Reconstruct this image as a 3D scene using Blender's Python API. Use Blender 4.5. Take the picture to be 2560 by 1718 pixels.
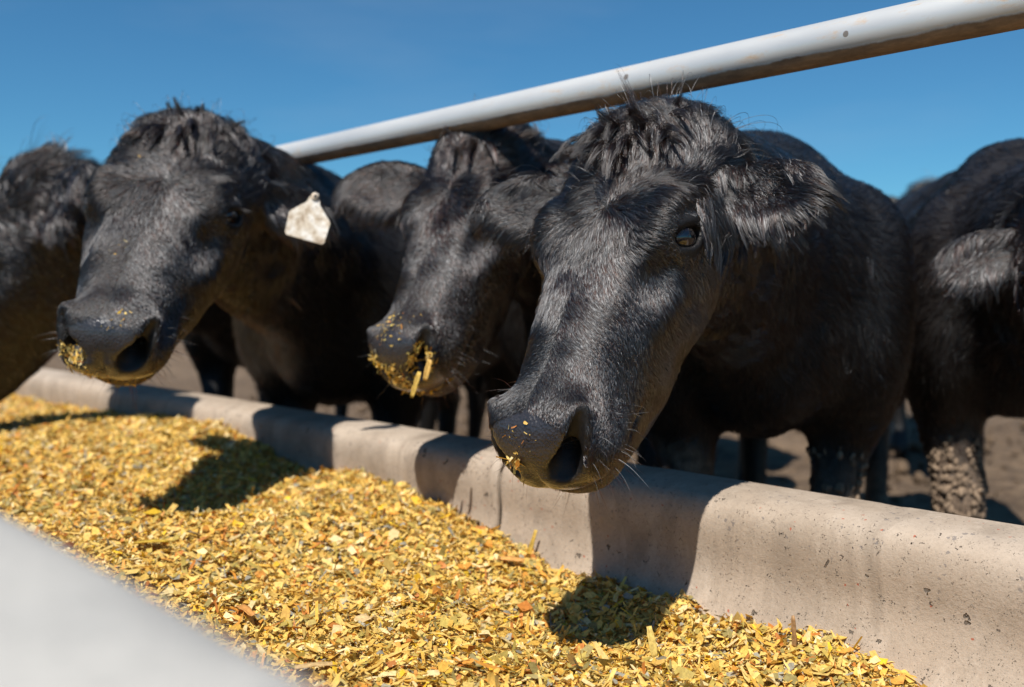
import bpy, math
import numpy as np
from mathutils import Vector, Matrix

HAIR = True          # strands on the coats
rng = np.random.default_rng(7)
scene = bpy.context.scene
for o in list(bpy.data.objects):
    bpy.data.objects.remove(o)

# ------------------------------------------------------------------ camera
CAM = np.array([0.0, 0.0, 0.86])
YAW = math.radians(42.5)                     # between the bunk's direction (-X) and the view axis
PITCH = math.radians(2.7)
ax = np.array([-math.cos(YAW), math.sin(YAW), 0.0])
RIGHT = np.array([ax[1], -ax[0], 0.0])
FWD = ax * math.cos(PITCH) - np.array([0, 0, math.sin(PITCH)])
UP = np.cross(RIGHT, FWD)
cam_data = bpy.data.cameras.new('camera')
cam = bpy.data.objects.new('camera', cam_data)
scene.collection.objects.link(cam)
cam.location = CAM
cam.rotation_euler = Vector(FWD).to_track_quat('-Z', 'Y').to_euler()
cam_data.sensor_width = 36.0
cam_data.lens = 35.0
cam_data.clip_start = 0.01
cam_data.clip_end = 3000.0
cam_data.dof.use_dof = True
cam_data.dof.focus_distance = 1.24
cam_data.dof.aperture_fstop = 3.2
scene.camera = cam

# ------------------------------------------------------------------ sky, sun, exposure
SUN = np.array([0.060, -0.138, 0.240]); SUN = SUN / np.linalg.norm(SUN)   # towards the sun
world = bpy.data.worlds.new('World')
scene.world = world
world.use_nodes = True
wn, wl = world.node_tree.nodes, world.node_tree.links
wn.clear()
w_out = wn.new('ShaderNodeOutputWorld')
w_bg = wn.new('ShaderNodeBackground')
sky = wn.new('ShaderNodeTexSky')
sky.sky_type = 'NISHITA'
sky.sun_disc = False
sky.sun_elevation = math.asin(SUN[2])
sky.sun_rotation = math.atan2(SUN[0], SUN[1])
sky.altitude = 900
sky.air_density = 1.0
sky.dust_density = 0.35
sky.ozone_density = 2.0
# clear dry air: the blue deepens
w_tint = wn.new('ShaderNodeMixRGB'); w_tint.blend_type = 'MULTIPLY'; w_tint.inputs['Fac'].default_value = 1.0
w_tint.inputs['Color2'].default_value = (0.40, 0.85, 1.05, 1)
# thin high cirrus: the same faint veil over the whole dome
w_tc = wn.new('ShaderNodeTexCoord')
w_map = wn.new('ShaderNodeMapping'); w_map.inputs['Scale'].default_value = (1.6, 1.6, 9.0)
w_noise = wn.new('ShaderNodeTexNoise'); w_noise.inputs['Scale'].default_value = 1.7
w_noise.inputs['Detail'].default_value = 6; w_noise.inputs['Roughness'].default_value = 0.6
w_ramp = wn.new('ShaderNodeValToRGB')
w_ramp.color_ramp.elements[0].position = 0.52; w_ramp.color_ramp.elements[0].color = (0, 0, 0, 1)
w_ramp.color_ramp.elements[1].position = 0.85; w_ramp.color_ramp.elements[1].color = (0.09, 0.09, 0.09, 1)
w_mix = wn.new('ShaderNodeMixRGB'); w_mix.blend_type = 'MIX'
w_mix.inputs['Color2'].default_value = (6.0, 6.6, 7.2, 1)
wl.new(w_tc.outputs['Generated'], w_map.inputs['Vector'])
wl.new(w_map.outputs['Vector'], w_noise.inputs['Vector'])
wl.new(w_noise.outputs['Fac'], w_ramp.inputs['Fac'])
wl.new(w_ramp.outputs['Color'], w_mix.inputs['Fac'])
wl.new(sky.outputs['Color'], w_tint.inputs['Color1'])
wl.new(w_tint.outputs['Color'], w_mix.inputs['Color1'])
wl.new(w_mix.outputs['Color'], w_bg.inputs['Color'])
w_bg.inputs['Strength'].default_value = 0.068
wl.new(w_bg.outputs['Background'], w_out.inputs['Surface'])

sun_data = bpy.data.lights.new('sun', 'SUN')
sun_data.energy = 4.6
sun_data.angle = math.radians(0.53)
sun_data.color = (1.0, 0.955, 0.89)
sun = bpy.data.objects.new('sun', sun_data)
scene.collection.objects.link(sun)
sun.location = (0, -3, 6)
sun.rotation_euler = Vector(-SUN).to_track_quat('-Z', 'Y').to_euler()

scene.view_settings.view_transform = 'Standard'
scene.view_settings.look = 'None'
scene.view_settings.exposure = 0.45
scene.view_settings.gamma = 1.0
scene.view_settings.use_curve_mapping = False
scene.render.engine = 'CYCLES'
scene.cycles.use_denoising = True
try:
    scene.cycles.denoiser = 'OPENIMAGEDENOISE'
except Exception:
    pass
scene.cycles.max_bounces = 8
scene.cycles.transparent_max_bounces = 8
scene.cycles_curves.shape = 'RIBBONS'

# ------------------------------------------------------------------ helpers
def link(o, parent=None, **props):
    scene.collection.objects.link(o)
    if parent is not None:
        o.parent = parent
    for k, v in props.items():
        o[k] = v
    return o

def mesh_from_arrays(name, V, F, mat=None, smooth=True, attrs=None, fsize=4):
    """V (n,3), F (m,k) -> mesh, fast."""
    me = bpy.data.meshes.new(name)
    V = np.ascontiguousarray(V, dtype=np.float32); F = np.ascontiguousarray(F, dtype=np.int32)
    n, m, k = len(V), len(F), F.shape[1]
    me.vertices.add(n); me.vertices.foreach_set('co', V.ravel())
    me.loops.add(m * k); me.loops.foreach_set('vertex_index', F.ravel())
    me.polygons.add(m)
    me.polygons.foreach_set('loop_start', np.arange(0, m * k, k, dtype=np.int32))
    if smooth:
        me.polygons.foreach_set('use_smooth', np.ones(m, dtype=bool))
    me.update(calc_edges=True)
    if attrs:
        for an, (typ, arr) in attrs.items():
            a = me.attributes.new(an, typ, 'POINT')
            if typ == 'FLOAT':
                a.data.foreach_set('value', np.ascontiguousarray(arr, dtype=np.float32).ravel())
            elif typ == 'FLOAT_COLOR':
                a.data.foreach_set('color', np.ascontiguousarray(arr, dtype=np.float32).ravel())
    if mat:
        me.materials.append(mat)
    me.validate()
    return me

def unit(v):
    v = np.asarray(v, dtype=float)
    return v / np.linalg.norm(v, axis=-1, keepdims=True)

def smoothstep(a, b, x):
    t = np.clip((x - a) / (b - a), 0, 1)
    return t * t * (3 - 2 * t)

def vnoise(P, seed=0):
    """cheap smooth 3-d value noise in [-1,1], vectorised"""
    P = np.asarray(P, dtype=float)
    i = np.floor(P).astype(np.int64); f = P - i; f = f * f * (3 - 2 * f)
    def h(x, y, z):
        n = (x * 374761393 + y * 668265263 + z * 2147483647 + seed * 1274126177) & 0xFFFFFFFF
        n = ((n ^ (n >> 13)) * 1274126177) & 0xFFFFFFFF
        n = n ^ (n >> 16)
        return (n & 0xFFFF) / 32767.5 - 1.0
    r = 0
    for dx in (0, 1):
        for dy in (0, 1):
            for dz in (0, 1):
                w = (f[..., 0] if dx else 1 - f[..., 0]) * (f[..., 1] if dy else 1 - f[..., 1]) * (f[..., 2] if dz else 1 - f[..., 2])
                r = r + w * h(i[..., 0] + dx, i[..., 1] + dy, i[..., 2] + dz)
    return r

class NT:
    """small node-tree builder"""
    def __init__(self, name):
        self.mat = bpy.data.materials.new(name); self.mat.use_nodes = True
        self.n, self.l = self.mat.node_tree.nodes, self.mat.node_tree.links
        self.n.clear()
        self.out = self.n.new('ShaderNodeOutputMaterial')
    def node(self, typ, inputs=None, **props):
        nd = self.n.new(typ)
        for k, v in props.items():
            setattr(nd, k, v)
        for k, v in (inputs or {}).items():
            if isinstance(v, bpy.types.NodeSocket):
                self.l.new(v, nd.inputs[k])
            else:
                nd.inputs[k].default_value = v
        return nd
    def noise(self, scale, detail=6, rough=0.6, vec=None, dist=0.0):
        i = {'Scale': scale, 'Detail': detail, 'Roughness': rough, 'Distortion': dist}
        if vec is not None: i['Vector'] = vec
        return self.node('ShaderNodeTexNoise', i).outputs['Fac']
    def ramp(self, fac, stops):
        r = self.node('ShaderNodeValToRGB', {'Fac': fac})
        e = r.color_ramp.elements
        while len(e) < len(stops): e.new(0.5)
        for el, (p, c) in zip(e, stops):
            el.position = p
            el.color = (*c, 1) if isinstance(c, (tuple, list)) else (c, c, c, 1)
        return r.outputs['Color']
    def mix(self, fac, a, b, mode='MIX'):
        m = self.node('ShaderNodeMixRGB', blend_type=mode)
        for s, v in (('Fac', fac), ('Color1', a), ('Color2', b)):
            if isinstance(v, bpy.types.NodeSocket): self.l.new(v, m.inputs[s])
            elif isinstance(v, (tuple, list)): m.inputs[s].default_value = (*v, 1) if len(v) == 3 else v
            else: m.inputs[s].default_value = v if s == 'Fac' else (v, v, v, 1)
        return m.outputs['Color']
    def math(self, op, a, b=0.0, c=0.0):
        m = self.node('ShaderNodeMath', operation=op)
        for k, v in enumerate((a, b, c)):
            if isinstance(v, bpy.types.NodeSocket): self.l.new(v, m.inputs[k])
            else: m.inputs[k].default_value = v
        return m.outputs[0]
    def bump(self, height, strength, dist, normal=None):
        i = {'Height': height, 'Strength': strength, 'Distance': dist}
        if normal is not None: i['Normal'] = normal
        return self.node('ShaderNodeBump', i).outputs['Normal']
    def coord(self, which='Object'):
        return self.node('ShaderNodeTexCoord').outputs[which]
    def attr(self, name, out='Fac'):
        return self.node('ShaderNodeAttribute', attribute_name=name).outputs[out]
    def bsdf(self, **inp):
        b = self.node('ShaderNodeBsdfPrincipled')
        for k, v in inp.items():
            k = k.replace('_', ' ')
            if isinstance(v, bpy.types.NodeSocket): self.l.new(v, b.inputs[k])
            else: b.inputs[k].default_value = v
        self.l.new(b.outputs['BSDF'], self.out.inputs['Surface'])
        return b

# ------------------------------------------------------------------ materials
def concrete_material(name, base, dark, pale, pits=True):
    m = NT(name); co = m.coord('Object')
    big = m.noise(2.2, 5, 0.6, co); mid = m.noise(11, 6, 0.65, co); fine = m.noise(190, 4, 0.7, co)
    grain = m.noise(650, 2, 0.6, co)
    col = m.ramp(big, [(0.30, dark), (0.5, base), (0.72, pale)])
    col = m.mix(m.ramp(mid, [(0.35, 0.0), (0.75, 0.55)]), col, pale)
    col = m.mix(m.ramp(fine, [(0.3, 0.35), (0.55, 0.0)]), col, tuple(c * 0.62 for c in base))
    col = m.mix(m.ramp(grain, [(0.28, 0.45), (0.42, 0.0)]), col, tuple(c * 0.5 for c in base))
    # damp and feed stains
    sv = m.node('ShaderNodeMapping', {'Vector': co, 'Scale': (1.0, 0.6, 0.35)}).outputs['Vector']
    st = m.noise(7.5, 7, 0.68, sv, 0.6)
    col = m.mix(m.ramp(st, [(0.44, 0.0), (0.66, 0.7)]), col, tuple(c * 0.60 for c in dark))
    col = m.mix(m.ramp(m.noise(23, 6, 0.7, sv, 0.4), [(0.56, 0.0), (0.72, 0.5)]), col, tuple(min(1, c * 1.12) for c in pale))
    # aggregate specks: dark slate, a few brick red, broken outlines
    wv = m.mix(0.006, co, m.node('ShaderNodeTexNoise', {'Vector': co, 'Scale': 210.0, 'Detail': 3.0}).outputs['Color'], 'ADD')
    vor = m.node('ShaderNodeTexVoronoi', {'Vector': wv, 'Scale': 150.0, 'Randomness': 1.0})
    pick = m.node('ShaderNodeSeparateColor', {'Color': vor.outputs['Color']})
    speck = m.math('MULTIPLY', m.math('LESS_THAN', vor.outputs['Distance'], m.math('MULTIPLY', m.ramp(m.noise(22, 5, 0.75, co), [(0.45, 0.0), (0.7, 1.0)]), 0.75)),
                   m.math('GREATER_THAN', pick.outputs['Red'], 0.80))
    lipz = m.node('ShaderNodeSeparateXYZ', {'Vector': co}).outputs['Z']
    worn = m.node('ShaderNodeMapRange', {'Value': lipz, 'From Min': 0.46, 'From Max': 0.55, 'To Min': 0.15, 'To Max': 1.0}).outputs['Result']
    col = m.mix(m.math('MULTIPLY', speck, m.math('MULTIPLY', worn, 0.55)), col, (0.085, 0.085, 0.095))
    red = m.math('MULTIPLY', m.math('LESS_THAN', vor.outputs['Distance'], 0.28), m.math('LESS_THAN', pick.outputs['Green'], 0.012))
    col = m.mix(red, col, (0.36, 0.12, 0.07))
    h = m.math('ADD', m.math('MULTIPLY', fine, 0.7), m.math('MULTIPLY', mid, 0.25))
    h = m.math('ADD', h, m.math('MULTIPLY', grain, 0.25))
    nrm = m.bump(h, 0.5, 0.003)
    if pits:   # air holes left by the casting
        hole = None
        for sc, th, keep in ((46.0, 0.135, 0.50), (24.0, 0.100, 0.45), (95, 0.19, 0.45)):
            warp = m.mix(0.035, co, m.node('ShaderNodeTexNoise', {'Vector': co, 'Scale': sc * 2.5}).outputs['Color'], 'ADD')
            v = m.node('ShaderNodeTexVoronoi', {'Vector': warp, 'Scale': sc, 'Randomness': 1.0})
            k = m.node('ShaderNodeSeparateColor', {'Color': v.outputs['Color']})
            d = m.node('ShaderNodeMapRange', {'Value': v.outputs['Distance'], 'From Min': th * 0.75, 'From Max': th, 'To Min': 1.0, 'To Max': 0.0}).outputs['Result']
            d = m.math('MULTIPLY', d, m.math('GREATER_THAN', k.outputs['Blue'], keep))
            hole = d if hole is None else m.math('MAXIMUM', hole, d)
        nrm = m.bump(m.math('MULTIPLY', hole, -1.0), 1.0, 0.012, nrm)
        col = m.mix(m.math('MULTIPLY', hole, 0.85), col, tuple(c * 0.25 for c in base))  # shade inside the holes, painted into the colour
    m.bsdf(Base_Color=col, Roughness=m.node('ShaderNodeMapRange', {'Value': mid, 'To Min': 0.72, 'To Max': 0.92}).outputs['Result'],
           Normal=nrm, Specular_IOR_Level=0.35)
    return m.mat

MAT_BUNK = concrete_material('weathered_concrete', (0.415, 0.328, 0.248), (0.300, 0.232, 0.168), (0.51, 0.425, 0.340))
MAT_KERB = concrete_material('pale_concrete', (0.41, 0.395, 0.365), (0.26, 0.265, 0.27), (0.50, 0.475, 0.43), pits=False)

def pipe_material():
    m = NT('galvanised_pipe'); co = m.coord('Object')
    st = m.node('ShaderNodeMapping', {'Vector': co, 'Scale': (0.35, 1, 1)}).outputs['Vector']
    n1 = m.noise(6, 6, 0.6, st); n2 = m.noise(55, 5, 0.7, st); n3 = m.noise(18, 6, 0.7, co)
    col = m.ramp(n1, [(0.3, (0.54, 0.54, 0.53)), (0.7, (0.68, 0.67, 0.64))])
    z = m.node('ShaderNodeSeparateXYZ', {'Vector': m.coord('Object')}).outputs['Z']
    # brown and rougher towards the underside, ragged at its upper edge
    edge = m.math('ADD', z, m.math('MULTIPLY', m.math('SUBTRACT', n3, 0.5), 0.011))
    mud = m.node('ShaderNodeMapRange', {'Value': edge, 'From Min': -0.0145, 'From Max': -0.0175, 'To Min': 0.0, 'To Max': 1.0}).outputs['Result']
    mudc = m.ramp(n2, [(0.3, (0.13, 0.09, 0.062)), (0.55, (0.24, 0.165, 0.105)), (0.75, (0.36, 0.25, 0.16))])
    rust = m.math('MULTIPLY', m.ramp(n2, [(0.54, 0.0), (0.68, 1.0)]), m.ramp(n3, [(0.42, 0.0), (0.58, 0.8)]))
    col = m.mix(rust, col, (0.50, 0.34, 0.21))
    vor = m.node('ShaderNodeTexVoronoi', {'Vector': co, 'Scale': 26.0})
    k = m.node('ShaderNodeSeparateColor', {'Color': vor.outputs['Color']})
    spot = m.math('MULTIPLY', m.math('LESS_THAN', vor.outputs['Distance'], 0.13), m.math('GREATER_THAN', k.outputs['Red'], 0.82))
    col = m.mix(m.math('MULTIPLY', spot, 0.8), col, (0.16, 0.11, 0.07))
    col = m.mix(mud, col, mudc)
    rough = m.mix(mud, m.ramp(n1, [(0.3, 0.33), (0.7, 0.46)]), 0.9)
    metal = m.mix(m.math('MAXIMUM', mud, rust), 0.35, 0.0)
    nrm = m.bump(m.math('ADD', m.math('MULTIPLY', n2, m.math('ADD', mud, 0.06)), m.math('MULTIPLY', mud, 0.1)), 0.6, 0.0025)
    m.bsdf(Base_Color=col, Roughness=rough, Metallic=metal, Normal=nrm)
    return m.mat
MAT_PIPE = pipe_material()

def ground_material():
    m = NT('trampled_dirt'); co = m.coord('Object')
    a = m.noise(1.3, 6, 0.6, co); b = m.noise(9, 8, 0.7, co); c = m.noise(60, 4, 0.7, co)
    col = m.ramp(a, [(0.3, (0.14, 0.092, 0.056)), (0.55, (0.22, 0.15, 0.094)), (0.75, (0.30, 0.21, 0.138))])
    col = m.mix(m.ramp(b, [(0.38, 0.85), (0.56, 0.0)]), col, (0.075, 0.05, 0.034))
    col = m.mix(m.ramp(c, [(0.5, 0.0), (0.75, 0.5)]), col, (0.42, 0.32, 0.22))
    h = m.math('ADD', m.math('MULTIPLY', b, 1.0), m.math('MULTIPLY', c, 0.25))
    m.bsdf(Base_Color=col, Roughness=0.95, Normal=m.bump(h, 1.0, 0.06), Specular_IOR_Level=0.2)
    return m.mat
MAT_GROUND = ground_material()

def feed_material(name, rough=0.62):
    m = NT(name)
    c = m.attr('tint', 'Color')
    co = m.coord('Object')
    n = m.noise(240, 3, 0.6, co)
    col = m.mix(m.ramp(n, [(0.35, 0.35), (0.6, 0.0)]), c, (0.30, 0.19, 0.05), 'MULTIPLY')
    b = m.node('ShaderNodeBsdfPrincipled', {'Base Color': col, 'Roughness': rough, 'Normal': m.bump(n, 0.3, 0.001)})
    t = m.node('ShaderNodeBsdfTranslucent', {'Color': col})
    mx = m.node('ShaderNodeMixShader', {'Fac': 0.18})
    m.l.new(b.outputs['BSDF'], mx.inputs[1]); m.l.new(t.outputs['BSDF'], mx.inputs[2])
    m.l.new(mx.outputs['Shader'], m.out.inputs['Surface'])
    return m.mat
MAT_FEED = feed_material('chopped_feed')

def hide_material(name, tint):
    m = NT(name); co = m.coord('Object')
    nose = m.attr('nose'); mud = m.attr('mud'); rim = m.attr('rim')
    n = m.noise(30, 6, 0.65, co); f = m.noise(220, 4, 0.7, co)
    streak = m.noise(90, 5, 0.6, m.node('ShaderNodeMapping', {'Vector': co, 'Scale': (0.35, 1.6, 1.0)}).outputs['Vector'])
    base = m.ramp(n, [(0.3, tuple(c * 0.55 for c in tint)), (0.7, tint)])
    pad = m.ramp(n, [(0.3, (0.020, 0.017, 0.017)), (0.7, (0.040, 0.034, 0.034))])
    col = m.mix(nose, base, pad)
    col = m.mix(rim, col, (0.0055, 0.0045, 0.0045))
    stain = m.math('MULTIPLY', m.attr('stain'), m.ramp(n, [(0.35, 0.2), (0.6, 1.0)]))
    col = m.mix(stain, col, (0.20, 0.115, 0.025))
    mudc = m.ramp(f, [(0.3, (0.12, 0.085, 0.058)), (0.7, (0.27, 0.19, 0.13))])
    mudm = m.math('MULTIPLY', mud, m.ramp(n, [(0.36, 0.25), (0.55, 1.0)]))
    col = m.mix(mudm, col, mudc)
    vor = m.node('ShaderNodeTexVoronoi', {'Vector': co, 'Scale': 260.0, 'Randomness': 0.9})
    padh = m.math('MULTIPLY', vor.outputs['Distance'], nose)
    h = m.math('ADD', m.math('MULTIPLY', padh, 0.75), m.math('MULTIPLY', m.math('ADD', streak, f), m.math('SUBTRACT', 0.7, m.math('MULTIPLY', nose, 0.6))))
    rough = m.mix(nose, 0.55, m.ramp(m.noise(45, 3, 0.6, co), [(0.35, 0.16), (0.65, 0.42)]))
    rough = m.mix(mud, rough, 0.95)
    m.bsdf(Base_Color=col, Roughness=rough, Normal=m.bump(h, 0.5, 0.003), Coat_Weight=m.math('MULTIPLY', nose, 0.6), Coat_Roughness=0.18)
    return m.mat

def hair_material(name, melanin, redness, rough=0.26):
    m = NT(name)
    # sun-bleached and dusty patches wander over the coat; every strand differs a little
    pos = m.coord('Object')
    patch = m.noise(9.0, 5, 0.65, pos)
    mel = m.node('ShaderNodeMapRange', {'Value': patch, 'From Min': 0.35, 'From Max': 0.72, 'To Min': min(1.0, melanin + 0.03), 'To Max': melanin - 0.085}).outputs['Result']
    h = m.node('ShaderNodeBsdfHairPrincipled', {'Melanin': mel, 'Melanin Redness': redness, 'Roughness': rough,
               'Radial Roughness': 0.40, 'Coat': 0.0, 'Random Color': 0.25, 'Random Roughness': 0.35, 'IOR': 1.58}, model='CHIANG', parametrization='MELANIN')
    rnd = m.node('ShaderNodeHairInfo').outputs['Random']
    tint = m.ramp(rnd, [(0.0, (0.004, 0.004, 0.004)), (0.62, (0.020, 0.020, 0.021)), (0.86, (0.068, 0.069, 0.072)), (1.0, (0.135, 0.134, 0.134))])
    g = m.node('ShaderNodeBsdfHair', {'Color': tint, 'RoughnessU': 0.11, 'RoughnessV': 0.42, 'Offset': -0.06}, component='Reflection')
    add = m.node('ShaderNodeAddShader')
    m.l.new(h.outputs[0], add.inputs[0]); m.l.new(g.outputs[0], add.inputs[1])
    m.l.new(add.outputs[0], m.out.inputs['Surface'])
    return m.mat
HAIR_MATS = {
    'black': hair_material('black_coat', 0.975, 0.35),
    'brown': hair_material('brownish_black_coat', 0.955, 0.6),
}
SKIN_MATS = {
    'black': hide_material('black_hide', (0.0075, 0.0065, 0.0062)),
    'brown': hide_material('brownish_black_hide', (0.011, 0.0078, 0.0066)),
}

def simple_material(name, col, rough, **kw):
    m = NT(name)
    m.bsdf(Base_Color=(*col, 1), Roughness=rough, **kw)
    return m.mat

def eye_material():
    m = NT('eyeball'); co = m.coord('Object')
    z = m.node('ShaderNodeSeparateXYZ', {'Vector': co}).outputs['Z']
    x = m.node('ShaderNodeMapping', {'Vector': co, 'Scale': (0.55, 1.0, 0)}).outputs['Vector']
    r = m.node('ShaderNodeVectorMath', {0: x}, operation='LENGTH').outputs['Value']
    fib = m.noise(420, 3, 0.6, co)
    iris = m.ramp(fib, [(0.3, (0.008, 0.004, 0.003)), (0.7, (0.032, 0.016, 0.007))])
    pup = m.ramp(m.math('DIVIDE', r, 0.021), [(0.26, 1.0), (0.34, 0.0)])
    lim = m.ramp(m.math('DIVIDE', r, 0.021), [(0.62, 0.0), (0.74, 1.0)])
    col = m.mix(pup, iris, (0.004, 0.004, 0.006))
    col = m.mix(lim, col, (0.05, 0.032, 0.025))
    m.bsdf(Base_Color=col, Roughness=0.04, Coat_Weight=1.0, Coat_Roughness=0.01)
    return m.mat
MAT_EYE = eye_material()

# ------------------------------------------------------------------ ground
def build_ground():
    n = 220
    u = np.linspace(-1, 1, n)
    g = np.sign(u) * (np.abs(u) ** 5 * 900 + np.abs(u) * 9)
    X, Y = np.meshgrid(g - 1.8, g + 3.0, indexing='ij')
    P = np.stack([X, Y, np.zeros_like(X)], -1).reshape(-1, 3)
    near = np.exp(-((P[:, 0] + 1.8) ** 2 + (P[:, 1] - 3) ** 2) / 60.0)
    z = 0.028 * vnoise(P * [3.1, 3.1, 1], 3) + 0.018 * vnoise(P * [9, 9, 1], 4) + 0.05 * vnoise(P * [0.6, 0.6, 1], 5)
    P[:, 2] = np.minimum(near * z, 0.05) * smoothstep(1.40, 2.0, P[:, 1]) - 0.004
    i = np.arange(n * n).reshape(n, n)
    F = np.stack([i[:-1, :-1], i[1:, :-1], i[1:, 1:], i[:-1, 1:]], -1).reshape(-1, 4)
    o = bpy.data.objects.new('ground', mesh_from_arrays('ground', P, F, MAT_GROUND))
    link(o, kind='structure', label='trampled brown dirt of the cattle pen')
    return o
build_ground()

# ------------------------------------------------------------------ feed bunk, in cast sections
K = 0.87                                     # the bunk is drawn for an eye 0.86 m up; K sets its true size and distance
def scaled(P):
    return CAM + K * (np.asarray(P, dtype=float) - CAM)
BUNK_PROFILE = [(1.505, 0.0), (1.505, 0.30), (1.503, 0.512), (1.503, 0.526), (1.500, 0.531), (1.490, 0.533), (1.44, 0.534), (1.396, 0.533),
                (1.370, 0.528), (1.353, 0.517), (1.345, 0.500), (1.3425, 0.478), (1.344, 0.452), (1.3465, 0.428), (1.3455, 0.402),
                (1.338, 0.372), (1.324, 0.340), (1.300, 0.305), (1.268, 0.268), (1.22, 0.235), (1.15, 0.212), (1.05, 0.20),
                (0.60, 0.195), (0.30, 0.195)]

def smooth_poly(P, it=2):
    P = np.array(P, dtype=float)
    for _ in range(it):
        Q = [P[0]]
        for a, b in zip(P[:-1], P[1:]):
            Q += [a * 0.75 + b * 0.25, a * 0.25 + b * 0.75]
        P = np.array(Q + [P[-1]])
    return P

def build_bunk(x0, x1, label, seed):
    prof = smooth_poly(BUNK_PROFILE, 2)
    prof = np.stack([prof[:, 0] * K, np.where(prof[:, 1] < 0.02, -0.02, 0.86 - K * (0.86 - prof[:, 1]))], -1)
    x0, x1 = x0 * K, x1 * K
    xs = np.arange(0, x1 - x0 + 1e-6, 0.015)
    xs = np.concatenate([[0.0, 0.006], xs[1:-1], [x1 - x0 - 0.006, x1 - x0]])
    k = len(prof)
    cen = np.array([1.43 * K, 0.45])
    V = []
    for x in xs:
        inset = 0.006 * (1 - min(1, min(x, x1 - x0 - x) / 0.006))
        Q = prof.copy()
        d = Q - cen; L = np.linalg.norm(d, axis=1, keepdims=True)
        Q = Q - d / L * inset * (Q[:, 1:2] > 0.25)
        # cast walls are never quite true
        nz = vnoise(np.stack([np.full(k, (x + x0) * 2.4), Q[:, 0] * 4, Q[:, 1] * 9], -1), seed)
        nf = vnoise(np.stack([np.full(k, (x + x0) * 14), Q[:, 0] * 25, Q[:, 1] * 25], -1), seed + 1)
        Q[:, 0] += 0.0016 * nz + 0.0004 * nf
        chip = np.clip(vnoise(np.stack([np.full(k, (x + x0) * 11), Q[:, 0] * 30, Q[:, 1] * 30], -1), seed + 2) - 0.62, 0, 1)
        Q[:, 1] -= 0.008 * chip * (Q[:, 1] > 0.55)
        V.append(np.stack([np.full(k, x), Q[:, 0], Q[:, 1]], -1))
    V = np.array(V); n = len(xs)
    i = np.arange(n * k).reshape(n, k)
    F = np.stack([i[:-1, :-1], i[:-1, 1:], i[1:, 1:], i[1:, :-1]], -1).reshape(-1, 4)
    V = V.reshape(-1, 3)
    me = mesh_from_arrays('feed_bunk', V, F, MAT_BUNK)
    o = bpy.data.objects.new('feed_bunk', me)
    o.location = (x0, 0, 0)
    so = o.modifiers.new('thickness', 'SOLIDIFY'); so.thickness = 0.05; so.offset = -1
    link(o, label=label, category='feed bunk', group='cast concrete feed bunk sections laid end to end')
    return o
JOINT = -1.51
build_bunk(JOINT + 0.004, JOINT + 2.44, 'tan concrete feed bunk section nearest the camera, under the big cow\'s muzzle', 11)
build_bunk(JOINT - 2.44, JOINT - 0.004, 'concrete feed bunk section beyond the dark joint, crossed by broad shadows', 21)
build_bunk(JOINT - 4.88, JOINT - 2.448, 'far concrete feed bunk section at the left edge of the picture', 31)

def build_kerb():
    """front wall of the trough, right under the lens"""
    prof = smooth_poly([(-0.16, 0.0), (-0.16, 0.70), (-0.13, 0.762), (-0.02, 0.768), (0.10, 0.768), (0.128, 0.766), (0.140, 0.755), (0.143, 0.72), (0.19, 0.42), (0.30, 0.27)], 2)
    xs = np.arange(-6.0, 1.5, 0.03); k = len(prof); n = len(xs)
    V = np.zeros((n, k, 3))
    V[:, :, 0] = xs[:, None]; V[:, :, 1] = prof[None, :, 0]; V[:, :, 2] = prof[None, :, 1]
    V = V.reshape(-1, 3)
    V[:, 2] += 0.003 * vnoise(V * [5, 12, 5], 8)
    i = np.arange(n * k).reshape(n, k)
    F = np.stack([i[:-1, :-1], i[1:, :-1], i[1:, 1:], i[:-1, 1:]], -1).reshape(-1, 4)
    o = bpy.data.objects.new('concrete_kerb', mesh_from_arrays('concrete_kerb', V, F, MAT_KERB))
    o.rotation_euler.z = math.radians(0.0)
    link(o, label='blurred pale grey concrete kerb close to the camera, front edge of the trough', category='kerb')
build_kerb()

# ------------------------------------------------------------------ neck rail
RAIL_Y, RAIL_Z, RAIL_R = 1.46 * K, 0.86 + 0.402 * K, 0.0345 * K
def tube(points, radius, seg=32):
    P = np.array(points, dtype=float); n = len(P)
    V = []
    for k in range(n):
        t = unit(P[min(k + 1, n - 1)] - P[max(k - 1, 0)])
        a = unit(np.cross(t, [0, 0, 1.0]) if abs(t[2]) < 0.9 else np.cross(t, [0, 1.0, 0])); b = np.cross(a, t)
        r = radius[k] if hasattr(radius, '__len__') else radius
        ang = np.linspace(0, 2 * math.pi, seg, endpoint=False)
        V.append(P[k] + r * (np.cos(ang)[:, None] * a + np.sin(ang)[:, None] * b))
    V = np.array(V).reshape(-1, 3)
    i = np.arange(n * seg).reshape(n, seg); j = np.roll(i, -1, axis=1)
    F = np.stack([i[:-1], j[:-1], j[1:], i[1:]], -1).reshape(-1, 4)
    return V, F

def build_rail():
    xs = np.linspace(-8.0, 1.6, 140)
    pts = np.stack([xs, 0.002 * np.sin(xs * 1.3), 0.003 * np.sin(xs * 0.9 + 1)], -1)
    V, F = tube(pts, RAIL_R, 40)
    rail = bpy.data.objects.new('neck_rail', mesh_from_arrays('neck_rail', V, F, MAT_PIPE))
    rail.location = (0, RAIL_Y, RAIL_Z)
    link(rail, label='long pale galvanised steel pipe rail above the cattle, rusty, brown underneath', category='pipe rail')
    for x in (0.95, -6.35):
        V, F = tube([(x, 0.03, -RAIL_Z), (x, 0.03, 0.4 - RAIL_Z), (x, 0.03, -0.02)], 0.038, 24)
        p = bpy.data.objects.new('post', mesh_from_arrays('post', V, F, MAT_PIPE))
        link(p, rail)
build_rail()

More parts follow.
